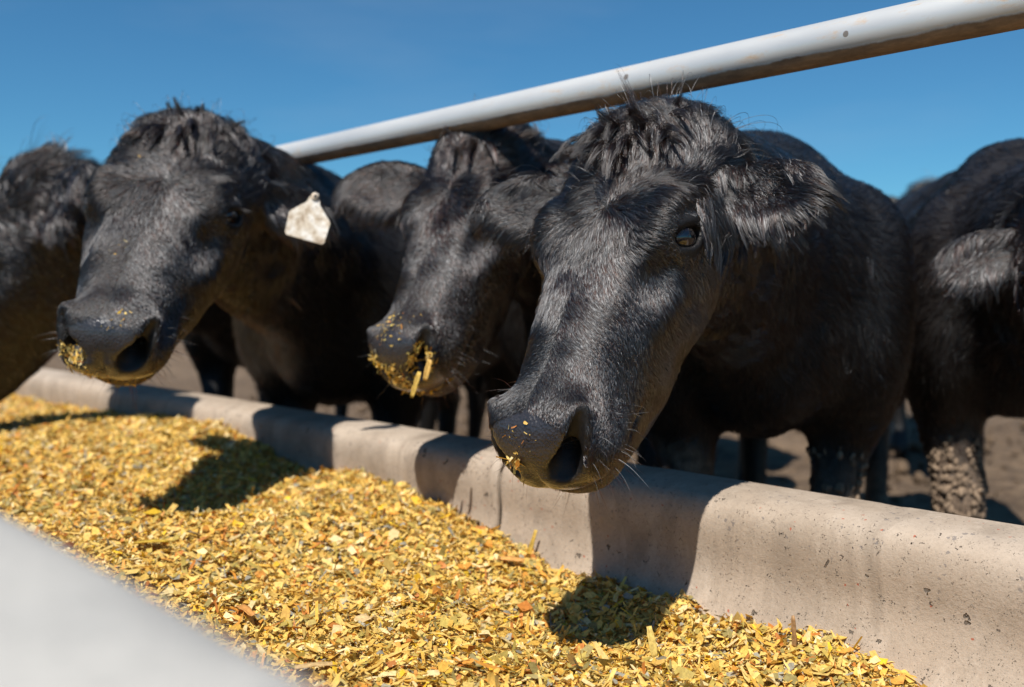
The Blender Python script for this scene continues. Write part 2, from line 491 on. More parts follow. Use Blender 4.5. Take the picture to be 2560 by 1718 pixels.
# ------------------------------------------------------------------ chopped feed
FEED_X = [-9, -4.9, -2.95, -2.62, -2.4, -2.23, -2.0, -1.85, -1.7, -1.55, -1.36, -1.0, -0.5, 1.0]
FEED_H = [0.40, 0.405, 0.465, 0.470, 0.435, 0.412, 0.440, 0.438, 0.405, 0.371, 0.350, 0.344, 0.325, 0.31]
def feed_height(x, y):
    w = np.interp(x, FEED_X, FEED_H)
    k = smoothstep(0.35, 1.25, y)
    h = w * k + (0.45 * w + 0.55 * 0.375) * (1 - k)
    p = np.stack([x * 5.5, y * 5.5, np.zeros_like(x)], -1)
    h = h + 0.020 * vnoise(p, 41) + 0.011 * vnoise(p * 2.3, 42) + 0.005 * vnoise(p * 6.1, 43)
    h = h - 0.030 * np.exp(-((x + 2.02) ** 2 / 0.05 + (y - 1.02) ** 2 / 0.025))       # nosed-out hollows
    h = h - 0.028 * np.exp(-((x + 0.99) ** 2 / 0.03 + (y - 1.12) ** 2 / 0.03))
    return h

FEED_COL = np.array([[0.80, 0.52, 0.115], [0.74, 0.44, 0.075], [0.84, 0.59, 0.17], [0.86, 0.68, 0.33], [0.72, 0.32, 0.05],
                     [0.55, 0.20, 0.035], [0.52, 0.39, 0.09], [0.34, 0.27, 0.085], [0.34, 0.32, 0.25], [0.85, 0.54, 0.03]])
FEED_P = np.array([0.24, 0.13, 0.21, 0.09, 0.05, 0.035, 0.10, 0.09, 0.04, 0.03])

def flakes(P, N, rg, size=1.0, stand=0.35):
    """P roots, N local up -> vertices, quads, tint. Six-vertex bent chips and straws."""
    n = len(P)
    kind = rg.random(n)
    L = np.where(kind < 0.44, rg.uniform(0.005, 0.015, n), np.where(kind < 0.76, rg.uniform(0.009, 0.028, n), rg.uniform(0.003, 0.007, n))) * size
    Wd = np.where(kind < 0.44, L * rg.uniform(0.35, 0.85, n), np.where(kind < 0.76, L * rg.uniform(0.08, 0.24, n), L * rg.uniform(0.4, 0.9, n)))
    up = unit(N + rg.normal(0, stand, (n, 3)))
    t = unit(np.cross(up, rg.normal(0, 1, (n, 3))) + 1e-9); b = np.cross(up, t)
    curve = rg.normal(0, 0.22, n); twist = rg.normal(0, 0.25, n)
    V = np.empty((n, 6, 3))
    taper = np.stack([rg.uniform(0.35, 1.0, n), np.ones(n), rg.uniform(0.2, 1.0, n)], -1)
    for j, x in enumerate((-0.5, rg.uniform(-0.15, 0.15, n), 0.5)):
        for k, y in enumerate((-0.5, 0.5)):
            jit = rg.normal(0, 0.08, n)
            V[:, j * 2 + k] = P + t * ((x + jit * 0.6) * L)[:, None] + b * (y * taper[:, j] * Wd)[:, None] \
                + up * ((x * x if j != 1 else 0.0) * curve * L * 2 + (y * np.sign(j - 1)) * twist * Wd)[:, None]
    base = np.arange(n)[:, None] * 6
    F = np.concatenate([base + [0, 2, 3, 1], base + [2, 4, 5, 3]])
    c = FEED_COL[rg.choice(len(FEED_COL), n, p=FEED_P / FEED_P.sum())] * np.minimum(rg.uniform(0.82, 1.2, (n, 1)), 1.2)
    C = np.concatenate([np.repeat(c[:, None], 6, 1), np.ones((n, 6, 1))], -1)
    return V.reshape(-1, 3), F, C.reshape(-1, 4)

def kernels(P, N, rg, size=0.005):
    n = len(P)
    th = np.array([0.0, 0.9, 2.1, math.pi]); k = 6
    tmpl = [(0, 0, 1.0)] + [(math.sin(a) * math.cos(p), math.sin(a) * math.sin(p), math.cos(a)) for a in (0.95, 2.1) for p in np.linspace(0, 2 * math.pi, k, endpoint=False)] + [(0, 0, -1.0)]
    tm = np.array(tmpl) * [1.0, 0.8, 0.6]
    fc = [[0, 1 + i, 1 + (i + 1) % k, 0] for i in range(k)]
    F0 = [[1 + i, 1 + k + i, 1 + k + (i + 1) % k, 1 + (i + 1) % k] for i in range(k)]
    t3 = [[0, 1 + i, 1 + (i + 1) % k] for i in range(k)] + [[13, 1 + k + (i + 1) % k, 1 + k + i] for i in range(k)]
    tri = np.array(t3 + [[f[0], f[1], f[2]] for f in F0] + [[f[0], f[2], f[3]] for f in F0])
    up = unit(N + rg.normal(0, 0.6, (n, 3))); t = unit(np.cross(up, rg.normal(0, 1, (n, 3)))); b = np.cross(up, t)
    s = size * rg.uniform(0.55, 1.1, n)
    V = P[:, None] + s[:, None, None] * (tm[None, :, 0, None] * t[:, None] + tm[None, :, 1, None] * b[:, None] + tm[None, :, 2, None] * up[:, None])
    F = tri[None] + (np.arange(n) * 14)[:, None, None]
    c = np.array([[0.80, 0.50, 0.03], [0.78, 0.60, 0.16], [0.66, 0.36, 0.03]])[rg.integers(0, 3, n)] * rg.uniform(0.85, 1.1, (n, 1))
    C = np.concatenate([np.repeat(c[:, None], 14, 1), np.ones((n, 14, 1))], -1)
    return V.reshape(-1, 3), F.reshape(-1, 3), C.reshape(-1, 4)

def build_feed():
    rg = np.random.default_rng(5)
    # bed
    xs = np.concatenate([np.arange(-7.0, -3.0, 0.03), np.arange(-3.0, 0.6, 0.012)]); ys = np.arange(0.22, 1.42, 0.012)
    X, Y = np.meshgrid(xs, ys, indexing='ij')
    Z = feed_height(X.ravel(), Y.ravel()) - 0.004
    V = np.stack([X.ravel(), Y.ravel(), Z], -1)
    V[:, 2] += 0.003 * vnoise(V * [90, 90, 1], 44)
    nx, ny = len(xs), len(ys)
    i = np.arange(nx * ny).reshape(nx, ny)
    Fb = np.stack([i[:-1, :-1], i[1:, :-1], i[1:, 1:], i[:-1, 1:]], -1).reshape(-1, 4)
    cb = FEED_COL[rg.choice(len(FEED_COL), len(V), p=FEED_P / FEED_P.sum())] * 0.75
    V = scaled(V)
    bed = bpy.data.objects.new('silage_feed', mesh_from_arrays('silage_feed', V, Fb, MAT_FEED, attrs={'tint': ('FLOAT_COLOR', np.concatenate([cb, np.ones((len(V), 1))], 1))}))
    link(bed, kind='stuff', label='yellow chopped corn silage filling the trough', category='feed')
    # chips
    def scatter(n, x0, x1, y0, y1, size, lift):
        x = rg.uniform(x0, x1, n); y = rg.uniform(y0, y1, n)
        z = feed_height(x, y)
        e = 0.006
        nn = unit(np.stack([-(feed_height(x + e, y) - z) / e, -(feed_height(x, y + e) - z) / e, np.ones(n)], -1))
        P = np.stack([x, y, z + rg.uniform(-0.002, lift, n)], -1)
        return P, nn
    Vs, Fs, Cs, off = [], [], [], 0
    for n, x0, x1, y0, y1, size, lift in ((56000, -2.6, 0.15, 0.42, 1.36, 1.38, 0.009), (26000, -5.5, -2.6, 0.45, 1.36, 1.6, 0.009),
                                          (9000, -2.8, 0.10, 0.45, 1.36, 1.7, 0.012), (700, -2.6, 0.10, 0.45, 1.36, 2.4, 0.013), (60000, -2.3, 0.15, 0.42, 1.36, 0.45, 0.009)):
        P, nn = scatter(n, x0, x1, y0, y1, size, lift)
        v, f, c = flakes(P, nn, rg, size, 0.42)
        Vs.append(v); Fs.append(f + off); Cs.append(c); off += len(v)
    o = bpy.data.objects.new('feed_chips', mesh_from_arrays('feed_chips', scaled(np.concatenate(Vs)), np.concatenate(Fs), MAT_FEED, smooth=False,
                             attrs={'tint': ('FLOAT_COLOR', np.concatenate(Cs))}))
    link(o, bed, kind='stuff')
    P, nn = scatter(2600, -3.2, 0.1, 0.45, 1.34, 1, 0.006)
    v, f, c = kernels(P, nn, rg)
    o = bpy.data.objects.new('corn_kernels', mesh_from_arrays('corn_kernels', scaled(v), f, MAT_FEED_GLOSS, attrs={'tint': ('FLOAT_COLOR', c)}))
    link(o, bed, kind='stuff')
MAT_FEED_GLOSS = feed_material('corn_kernel', 0.28)
build_feed()

def feed_point(px, py):
    """where the ray through a photograph point meets the feed"""
    d = FWD + (px - 1168) / 2271.0 * RIGHT - (py - 784) / 2271.0 * UP
    z = 1.2
    for _ in range(30):
        p = CAM + d * z
        q = CAM + (p - CAM) / K
        h = 0.86 - K * (0.86 - feed_height(np.array([q[0]]), np.array([q[1]]))[0])
        z = z + 0.6 * ((h + 0.004 - 0.86) / d[2] - z)
    return CAM + d * z

def husk(name, label, p, direction, length, width, col, curl=0.25, lift=(0, 0, 1)):
    """a bent strip with ragged ends and a rib down its middle"""
    rg = np.random.default_rng(int(length * 1e5))
    t = unit(np.array(direction, float)); up = np.array(lift, float); up = unit(up - (up @ t) * t); b = np.cross(up, t)
    n, k = 9, 5
    V = []
    for i, x in enumerate(np.linspace(-0.5, 0.5, n)):
        w = width * (1 - 1.6 * abs(x) ** 2.2) * (1 + rg.normal(0, 0.10))
        for y in np.linspace(-0.5, 0.5, k):
            V.append(p + t * (x * length) + b * (y * w) + up * (curl * length * (0.25 - x * x) * 0.5 + (abs(y) - 0.25) * width * 0.35 + rg.normal(0, width * 0.02)))
    i = np.arange(n * k).reshape(n, k)
    F = np.stack([i[:-1, :-1], i[1:, :-1], i[1:, 1:], i[:-1, 1:]], -1).reshape(-1, 4)
    c = np.array(col)[None] * rg.uniform(0.8, 1.1, (n * k, 1))
    o = bpy.data.objects.new(name, mesh_from_arrays(name, np.array(V), F, MAT_FEED, attrs={'tint': ('FLOAT_COLOR', np.c_[c, np.ones(n * k)])}))
    so = o.modifiers.new('thickness', 'SOLIDIFY'); so.thickness = 0.0008
    link(o, label=label, category='husk', group='larger husks and stalks in the feed')

Rv, Uv = RIGHT, np.array([0, 0, 1.0])
Fv = np.array([ax[0], ax[1], 0])
husk('corn_husk', 'orange-brown corn husk strip lying on the feed beside the pale kerb', feed_point(560, 1412) + [0, 0, 0.012], Rv * 0.55 - Fv * 0.8, 0.050, 0.013, (0.72, 0.34, 0.09))
husk('corn_stalk', 'olive yellow stalk piece lying on the feed left of centre', feed_point(345, 1255) + [0, 0, 0.012], Rv + Fv * 0.2, 0.052, 0.015, (0.66, 0.44, 0.05))
husk('corn_husk', 'broad pale orange husk leaf on the feed below the bunk joint', feed_point(1165, 1292) + [0, 0, 0.010], Rv - Fv * 0.35, 0.042, 0.024, (0.80, 0.42, 0.12))
husk('corn_leaf', 'thin yellow leaf blade standing up against the bunk wall by the joint', feed_point(1213, 1268) + [0, 0, 0.02], Uv + Rv * 0.3, 0.050, 0.007, (0.76, 0.52, 0.10), lift=-Fv)
husk('corn_leaf', 'thin brown leaf blade standing up at the right end of the feed', feed_point(1810, 1480) + [0, 0, 0.02], Uv - Rv * 0.05, 0.046, 0.006, (0.42, 0.24, 0.10), lift=-Fv)
husk('corn_husk', 'pale cream flake with a shine, bottom centre of the feed', feed_point(832, 1425) + [0, 0, 0.008], Rv * 0.4 + Fv, 0.030, 0.022, (0.86, 0.62, 0.30))
husk('corn_stalk', 'ribbed tan stalk piece near the bottom edge beside the kerb', feed_point(720, 1540) + [0, 0, 0.010], Rv + Fv * 0.25, 0.046, 0.013, (0.66, 0.45, 0.20))
husk('corn_leaf', 'yellow pointed leaf standing at the edge of the biggest cow\'s shadow', feed_point(1487, 1500) + [0, 0, 0.02], Uv * 0.9 - Rv * 0.15 + Fv * 0.3, 0.040, 0.009, (0.78, 0.58, 0.16), lift=-Fv)

# ------------------------------------------------------------------ cattle: one implicit body, polygonised to one continuous mesh
def smin(a, b, k):
    h = np.clip(0.5 + 0.5 * (b - a) / k, 0, 1)
    return b + (a - b) * h - k * h * (1 - h)
def smax(a, b, k):
    return -smin(-a, -b, k)
def ell(P, c, r, M=None):
    q = P - np.asarray(c)
    if M is not None:
        q = q @ np.asarray(M).T
    r = np.asarray(r)
    k0 = np.linalg.norm(q / r, axis=-1); k1 = np.linalg.norm(q / (r * r), axis=-1) + 1e-9
    return k0 * (k0 - 1) / k1
def cone(P, a, b, ra, rb):
    a = np.asarray(a, float); b = np.asarray(b, float)
    d = b - a; t = np.clip(((P - a) @ d) / (d @ d), 0, 1)
    return np.linalg.norm(P - (a + t[..., None] * d), axis=-1) - (ra + (rb - ra) * t)

# head frame: s down the nose from the poll, u out of the face, l to the animal's left
_S   = [-0.058, -0.038, -0.012, 0.03, 0.09, 0.15, 0.20, 0.25, 0.30, 0.35, 0.40, 0.44, 0.475, 0.50, 0.515]
_TOP = [-0.075, -0.045, -0.018, 0.002, 0.013, 0.014, 0.008, 0.000, -0.006, -0.009, -0.011, -0.013, -0.024, -0.046, -0.072]
_BOT = [-0.120, -0.155, -0.180, -0.205, -0.228, -0.240, -0.252, -0.254, -0.250, -0.240, -0.222, -0.198, -0.166, -0.128, -0.090]
_W   = [0.042, 0.080, 0.102, 0.117, 0.121, 0.118, 0.110, 0.101, 0.092, 0.083, 0.075, 0.069, 0.062, 0.047, 0.024]
_sd = np.linspace(_S[0], _S[-1], 400)
def _tab(y):
    t = np.interp(_sd, _S, y)
    k = np.hanning(23); k /= k.sum()
    return np.convolve(np.pad(t, 11, mode='edge'), k, mode='valid')
_TT, _BB, _WW = _tab(_TOP), _tab(_BOT), _tab(_W)
EYE = np.array([0.166, -0.040, 0.109])
EYE_DIR = unit(np.array([0.10, 0.34, 0.93]))
EYE_R = 0.0235

def eye_axes():
    z = EYE_DIR; x = np.array([0.75, 0.62, 0.0]); x = unit(x - (x @ z) * z); y = np.cross(z, x)
    if y @ np.array([-0.65, 0.75, 0]) < 0: y = -y
    return x, y, z

def head_sdf(q, ear):
    s, u = q[:, 0], q[:, 1]; al = np.abs(q[:, 2])
    m = np.stack([s, u, al], -1)
    top, bot, w = (np.interp(s, _sd, t) for t in (_TT, _BB, _WW))
    c = (top + bot) / 2; h = (top - bot) / 2
    v = (u - c) / h
    jaw = smoothstep(0.05, 0.16, s) * (1 - smoothstep(0.40, 0.46, s))
    we = w * (1 - (0.30 + 0.18 * jaw) * smoothstep(0.15, -1.0, v)) * (1 + 0.0 * v)
    p = 2.55
    f = ((al / we) ** p + np.abs(v) ** p) ** (1 / p)
    d = (f - 1) * np.minimum(w, h) * 0.9
    d = np.maximum(d, np.maximum(s - 0.515, -0.058 - s))
    # poll dome, brow, orbit, cheek
    d = smin(d, ell(m, (0.010, -0.055, 0.0), (0.072, 0.062, 0.090)), 0.04)
    d = smin(d, ell(m, (0.165, -0.028, 0.076), (0.050, 0.034, 0.034)), 0.030)
    d = smin(d, ell(m, (0.150, -0.010, 0.085), (0.036, 0.017, 0.022)), 0.016)
    d = smin(d, ell(m, (0.150, -0.125, 0.062), (0.095, 0.085, 0.034)), 0.045)
    d = smin(d, cone(m, (0.215, -0.075, 0.086), (0.33, -0.075, 0.056), 0.012, 0.010), 0.03)
    # hollow in front of the eye, under the brow
    d = smax(d, -ell(m, (0.255, -0.030, 0.098), (0.045, 0.026, 0.018)), 0.025)
    # muzzle: broad pad, nostril wings, lips, chin
    d = smin(d, ell(m, (0.452, -0.060, 0.0), (0.060, 0.054, 0.064)), 0.028)
    d = smin(d, ell(m, (0.455, -0.046, 0.042), (0.040, 0.036, 0.029)), 0.018)
    d = smin(d, ell(m, (0.448, -0.096, 0.030), (0.058, 0.038, 0.048)), 0.022)
    d = smin(d, ell(m, (0.422, -0.152, 0.0), (0.060, 0.032, 0.048)), 0.022)
    # groove of the mouth, philtrum
    d = smax(d, -ell(m, (0.452, -0.1285, 0.0), (0.100, 0.0035, 0.105)), 0.008)
    d = smax(d, -ell(m, (0.522, -0.075, 0.0), (0.012, 0.035, 0.004)), 0.010)
    # nostrils: comma, wide below, drawn out upward and sideways
    rimd = cone(m, (0.484, -0.060, 0.037), (0.448, -0.024, 0.060), 0.028, 0.016)
    d = smin(d, rimd, 0.010)
    hole = smin(cone(m, (0.510, -0.062, 0.041), (0.450, -0.010, 0.073), 0.0190, 0.0050),
                cone(m, (0.500, -0.060, 0.042), (0.438, -0.052, 0.035), 0.0180, 0.012), 0.008)
    d = smax(d, -hole, 0.006)
    # eye opening, lids standing proud round it
    E = EYE; x, y, z = eye_axes()
    M = np.stack([x, y, z])
    d = smin(d, ell(m, E - z * 0.010, (0.036, 0.031, 0.024), M), 0.012)
    d = smax(d, -ell(m, E + z * 0.006, (0.0250, 0.0145, 0.030), M), 0.005)
    d = smin(d, ell(m, E + y * 0.018 + z * 0.001, (0.033, 0.0085, 0.013), M), 0.007)      # upper lid and brow fold
    # ears, one each side
    for sgn, ep in zip((1, -1), ear):
        A, e, wv, cv = ear_frame(sgn, *ep[:4])
        el_ = ep[4] if len(ep) > 4 else 1.0
        r = (q - A) / el_
        loc = np.stack([r @ e, r @ wv, r @ cv], -1)
        t = loc[:, 0]
        bend = loc[:, 2] + 1.9 * loc[:, 1] ** 2 + 0.5 * np.clip(t - 0.1, 0, 1) ** 2
        leaf = np.stack([t, loc[:, 1], bend], -1)
        de = ell(leaf, (0.108, 0.0, 0.0), (0.088, 0.058, 0.016))
        de = smin(de, cone(leaf, (-0.02, 0, -0.008), (0.075, 0, -0.004), 0.036, 0.026), 0.03)
        de = smax(de, -ell(leaf, (0.108, 0.0, 0.020), (0.074, 0.042, 0.020)), 0.010)
        d = smin(d, de * 0.85 * el_, 0.022)
    return d

def ear_frame(sgn, out, back, drop, roll):
    A = np.array([0.050, -0.085, 0.082 * sgn])
    e = unit(np.array([drop, -back, out * sgn]))
    w0 = unit(np.array([1.0, 0.0, 0.0]) - e[0] * e)
    c0 = np.cross(e, w0); 
    if c0[1] < 0: c0 = -c0
    cr, sr = math.cos(roll), math.sin(roll)
    wv = w0 * cr - c0 * sr; cv = c0 * cr + w0 * sr
    return A, e, wv, cv

def body_sdf(P, H):
    """H: head pose in body frame (origin, 3x3 rows s,u,l, scale, ears)"""
    bs = H[4]
    m = P / bs; m[:, 1] = np.abs(m[:, 1])
    d = ell(m, (-0.66, 0, 0.89), (0.80, 0.315, 0.335))
    d = smin(d, ell(m, (-0.10, 0, 0.90), (0.34, 0.24, 0.30)), 0.12)
    d = smin(d, cone(m, (-0.10, 0, 1.17), (-0.75, 0, 1.13), 0.075, 0.10), 0.12)
    d = smin(d, ell(m, (0.03, 0.195, 0.86), (0.17, 0.105, 0.26)), 0.05)
    d = smin(d, ell(m, (0.10, 0, 0.745), (0.19, 0.12, 0.14)), 0.08)
    d = smin(d, ell(m, (-1.20, 0, 0.98), (0.34, 0.25, 0.29)), 0.12)
    d = smin(d, ell(m, (-1.30, 0.16, 0.80), (0.23, 0.13, 0.34)), 0.08)
    d = smin(d, cone(m, (-1.50, 0, 1.12), (-1.60, 0, 0.95), 0.035, 0.025), 0.04)
    d = smin(d, cone(m, (-1.60, 0, 0.95), (-1.57, 0, 0.45), 0.022, 0.03), 0.02)
    # hind leg: stifle, hock, shank, hoof
    d = smin(d, cone(m, (-1.25, 0.18, 0.66), (-1.45, 0.17, 0.47), 0.105, 0.055), 0.06)
    d = smin(d, cone(m, (-1.45, 0.17, 0.47), (-1.40, 0.17, 0.14), 0.050, 0.038), 0.03)
    d = smin(d, cone(m, (-1.40, 0.17, 0.14), (-1.35, 0.17, 0.05), 0.043, 0.055), 0.02)
    # front leg: elbow, forearm, knee, cannon, hoof
    d = smin(d, cone(m, (-0.03, 0.190, 0.74), (0.015, 0.150, 0.43), 0.088, 0.055), 0.07)
    d = smin(d, ell(m, (0.025, 0.148, 0.40), (0.058, 0.056, 0.075)), 0.03)
    d = smin(d, cone(m, (0.015, 0.148, 0.38), (0.01, 0.135, 0.15), 0.046, 0.039), 0.03)
    d = smin(d, cone(m, (0.01, 0.135, 0.15), (0.05, 0.14, 0.05), 0.043, 0.056), 0.02)
    d = np.maximum(d * bs, -P[:, 2])
    # neck to the head
    O, R, sc, ears = H[:4]
    hp = lambda s, u, l=0: O + sc * (s * R[0] + u * R[1] + l * R[2])
    dn = cone(P, np.array((0.0, 0, 0.98)) * bs, hp(0.02, -0.115), 0.225 * bs, 0.105 * sc)
    dn = smin(dn, cone(P, np.array((-0.15, 0, 1.13)) * bs, hp(-0.02, -0.085), 0.105 * bs, 0.062 * sc), 0.09)
    dn = smin(dn, cone(P, np.array((0.12, 0, 0.79)) * bs, hp(0.09, -0.185), 0.105 * bs, 0.040 * sc), 0.10)
    d = smin(d, dn, 0.10)
    q = ((P - O) @ R.T) / sc / np.array([1, 1, H[6]])
    dh = np.full(len(P), 9.0)
    near = np.linalg.norm(q - [0.2, -0.08, 0], axis=1) < 0.62
    qn = q[near]
    var = np.stack([vnoise(qn * 6.5, H[5] * 5 + k) for k in range(3)], -1) * [0.010, 0.007, 0.004]   # no two faces alike
    var = var * smoothstep(0.07, 0.14, np.linalg.norm(np.stack([qn[:, 0], qn[:, 1], np.abs(qn[:, 2])], -1) - EYE, axis=1))[:, None]
    dh[near] = head_sdf(qn + var, ears) * sc
    d2 = smin(d, dh, 0.035)
    return d2

def surface_nets(fn, gx, gy, gz, B=6):
    nx, ny, nz = (len(g) for g in (gx, gy, gz))
    pad = lambda g: np.concatenate([g, g[-1] + (g[-1] - g[-2]) * np.arange(1, (-(len(g) - 1)) % B + 1)])
    gx, gy, gz = pad(gx), pad(gy), pad(gz); nx, ny, nz = (len(g) for g in (gx, gy, gz))
    bx, by, bz = (nx - 1) // B, (ny - 1) // B, (nz - 1) // B
    D = np.full((nx, ny, nz), 1.0, dtype=np.float32)
    cx, cy, cz = gx[B // 2::B][:bx], gy[B // 2::B][:by], gz[B // 2::B][:bz]
    hx, hy, hz = np.diff(gx[::B]) / 2, np.diff(gy[::B]) / 2, np.diff(gz[::B]) / 2
    C = np.stack(np.meshgrid(cx, cy, cz, indexing='ij'), -1)
    diag = np.sqrt(hx[:, None, None] ** 2 + hy[None, :, None] ** 2 + hz[None, None, :] ** 2)
    dc = fn(C.reshape(-1, 3)).reshape(bx, by, bz)
    for I in np.argwhere(dc < -diag * 1.0):
        D[I[0]*B:(I[0]+1)*B+1, I[1]*B:(I[1]+1)*B+1, I[2]*B:(I[2]+1)*B+1] = -1.0
    act = np.argwhere(np.abs(dc) < diag * 1.35 + 0.012)
    for k in range(0, len(act), 800):
        blk = act[k:k + 800]
        o = np.arange(B + 1)
        ix = blk[:, 0, None] * B + o; iy = blk[:, 1, None] * B + o; iz = blk[:, 2, None] * B + o
        pts = np.empty((len(blk), B + 1, B + 1, B + 1, 3))
        pts[..., 0] = gx[ix][:, :, None, None]; pts[..., 1] = gy[iy][:, None, :, None]; pts[..., 2] = gz[iz][:, None, None, :]
        val = fn(pts.reshape(-1, 3)).reshape(pts.shape[:-1])
        D[ix[:, :, None, None], iy[:, None, :, None], iz[:, None, None, :]] = val
    S = D < 0
    c8 = sum(S[a:nx - 1 + a, b:ny - 1 + b, c:nz - 1 + c].astype(np.int8) for a in (0, 1) for b in (0, 1) for c in (0, 1))
    cells = np.argwhere((c8 > 0) & (c8 < 8))
    idx = np.full((nx - 1, ny - 1, nz - 1), -1, dtype=np.int64)
    idx[cells[:, 0], cells[:, 1], cells[:, 2]] = np.arange(len(cells))
    acc = np.zeros((len(cells), 3)); cnt = np.zeros(len(cells))
    corners = [(a, b, c) for a in (0, 1) for b in (0, 1) for c in (0, 1)]
    for a in corners:
        for axn in range(3):
            if a[axn] == 1: continue
            b = list(a); b[axn] = 1
            ia = cells + a; ib = cells + b
            da = D[ia[:, 0], ia[:, 1], ia[:, 2]]; db = D[ib[:, 0], ib[:, 1], ib[:, 2]]
            cr = (da < 0) != (db < 0)
            t = np.where(cr, da / np.where(cr, da - db, 1), 0)[:, None]
            pa = np.stack([gx[ia[:, 0]], gy[ia[:, 1]], gz[ia[:, 2]]], -1); pb = np.stack([gx[ib[:, 0]], gy[ib[:, 1]], gz[ib[:, 2]]], -1)
            acc += np.where(cr[:, None], pa + t * (pb - pa), 0); cnt += cr
    V = acc / cnt[:, None]
    Fs = []
    for axn in range(3):
        sl = [slice(1, n - 1) for n in (nx, ny, nz)]; sl[axn] = slice(0, (nx, ny, nz)[axn] - 1)
        sl2 = list(sl); sl2[axn] = slice(1, (nx, ny, nz)[axn])
        A, Bv = S[tuple(sl)], S[tuple(sl2)]
        off = np.array([s.start for s in sl])
        e = np.argwhere(A != Bv); inside = A[e[:, 0], e[:, 1], e[:, 2]]
        e = e + off
        u_, v_ = (axn + 1) % 3, (axn + 2) % 3
        du = np.zeros(3, int); du[u_] = 1; dv = np.zeros(3, int); dv[v_] = 1
        q = [e - du - dv, e - dv, e, e - du]
        f = np.stack([idx[c[:, 0], c[:, 1], c[:, 2]] for c in q], -1)
        f[~inside] = f[~inside][:, ::-1]
        Fs.append(f)
    F = np.concatenate(Fs)
    return V, F

def vertex_normals(V, F):
    n = np.cross(V[F[:, 2]] - V[F[:, 0]], V[F[:, 3]] - V[F[:, 1]])
    N = np.zeros_like(V)
    for k in range(4):
        np.add.at(N, F[:, k], n)
    return unit(N + 1e-12)

def laplace(V, F, it=2, w=0.5):
    E = np.concatenate([F[:, [0, 1]], F[:, [1, 2]], F[:, [2, 3]], F[:, [3, 0]]])
    deg = np.bincount(E.ravel(), minlength=len(V)).astype(float)
    for _ in range(it):
        S = np.zeros_like(V)
        for k in range(3):
            S[:, k] = np.bincount(E[:, 0], V[E[:, 1], k], len(V)) + np.bincount(E[:, 1], V[E[:, 0], k], len(V))
        V = V * (1 - w) + w * S / deg[:, None]
    return V

def grid_axis(lo, hi, fine_lo, fine_hi, fine, coarse):
    out = [lo]
    while out[-1] < hi:
        x = out[-1]
        gap = max(fine_lo - x, x - fine_hi, 0)
        out.append(x + min(coarse, fine + gap * 0.22))
    return np.array(out)

def hair_object(name, P, R, mat, parent):
    """P (n, k, 3) strand points, R (n, k) radii"""
    n, k = P.shape[:2]
    cu = bpy.data.hair_curves.new(name)
    cu.add_curves([k] * n)
    cu.position_data.foreach_set('vector', np.ascontiguousarray(P, dtype=np.float32).ravel())
    ra = cu.attributes.get('radius') or cu.attributes.new('radius', 'FLOAT', 'POINT')
    ra.data.foreach_set('value', np.ascontiguousarray(R, dtype=np.float32).ravel())
    cu.materials.append(mat)
    o = bpy.data.objects.new(name, cu)
    link(o, parent, kind='stuff')
    return o

def mud_material():
    m = NT('dried_mud'); co = m.coord('Object')
    a = m.noise(40, 5, 0.6, co); b = m.noise(350, 3, 0.7, co)
    m.bsdf(Base_Color=m.ramp(a, [(0.3, (0.15, 0.105, 0.07)), (0.7, (0.34, 0.245, 0.165))]), Roughness=0.95, Normal=m.bump(b, 0.6, 0.002))
    return m.mat
MAT_MUD = mud_material()

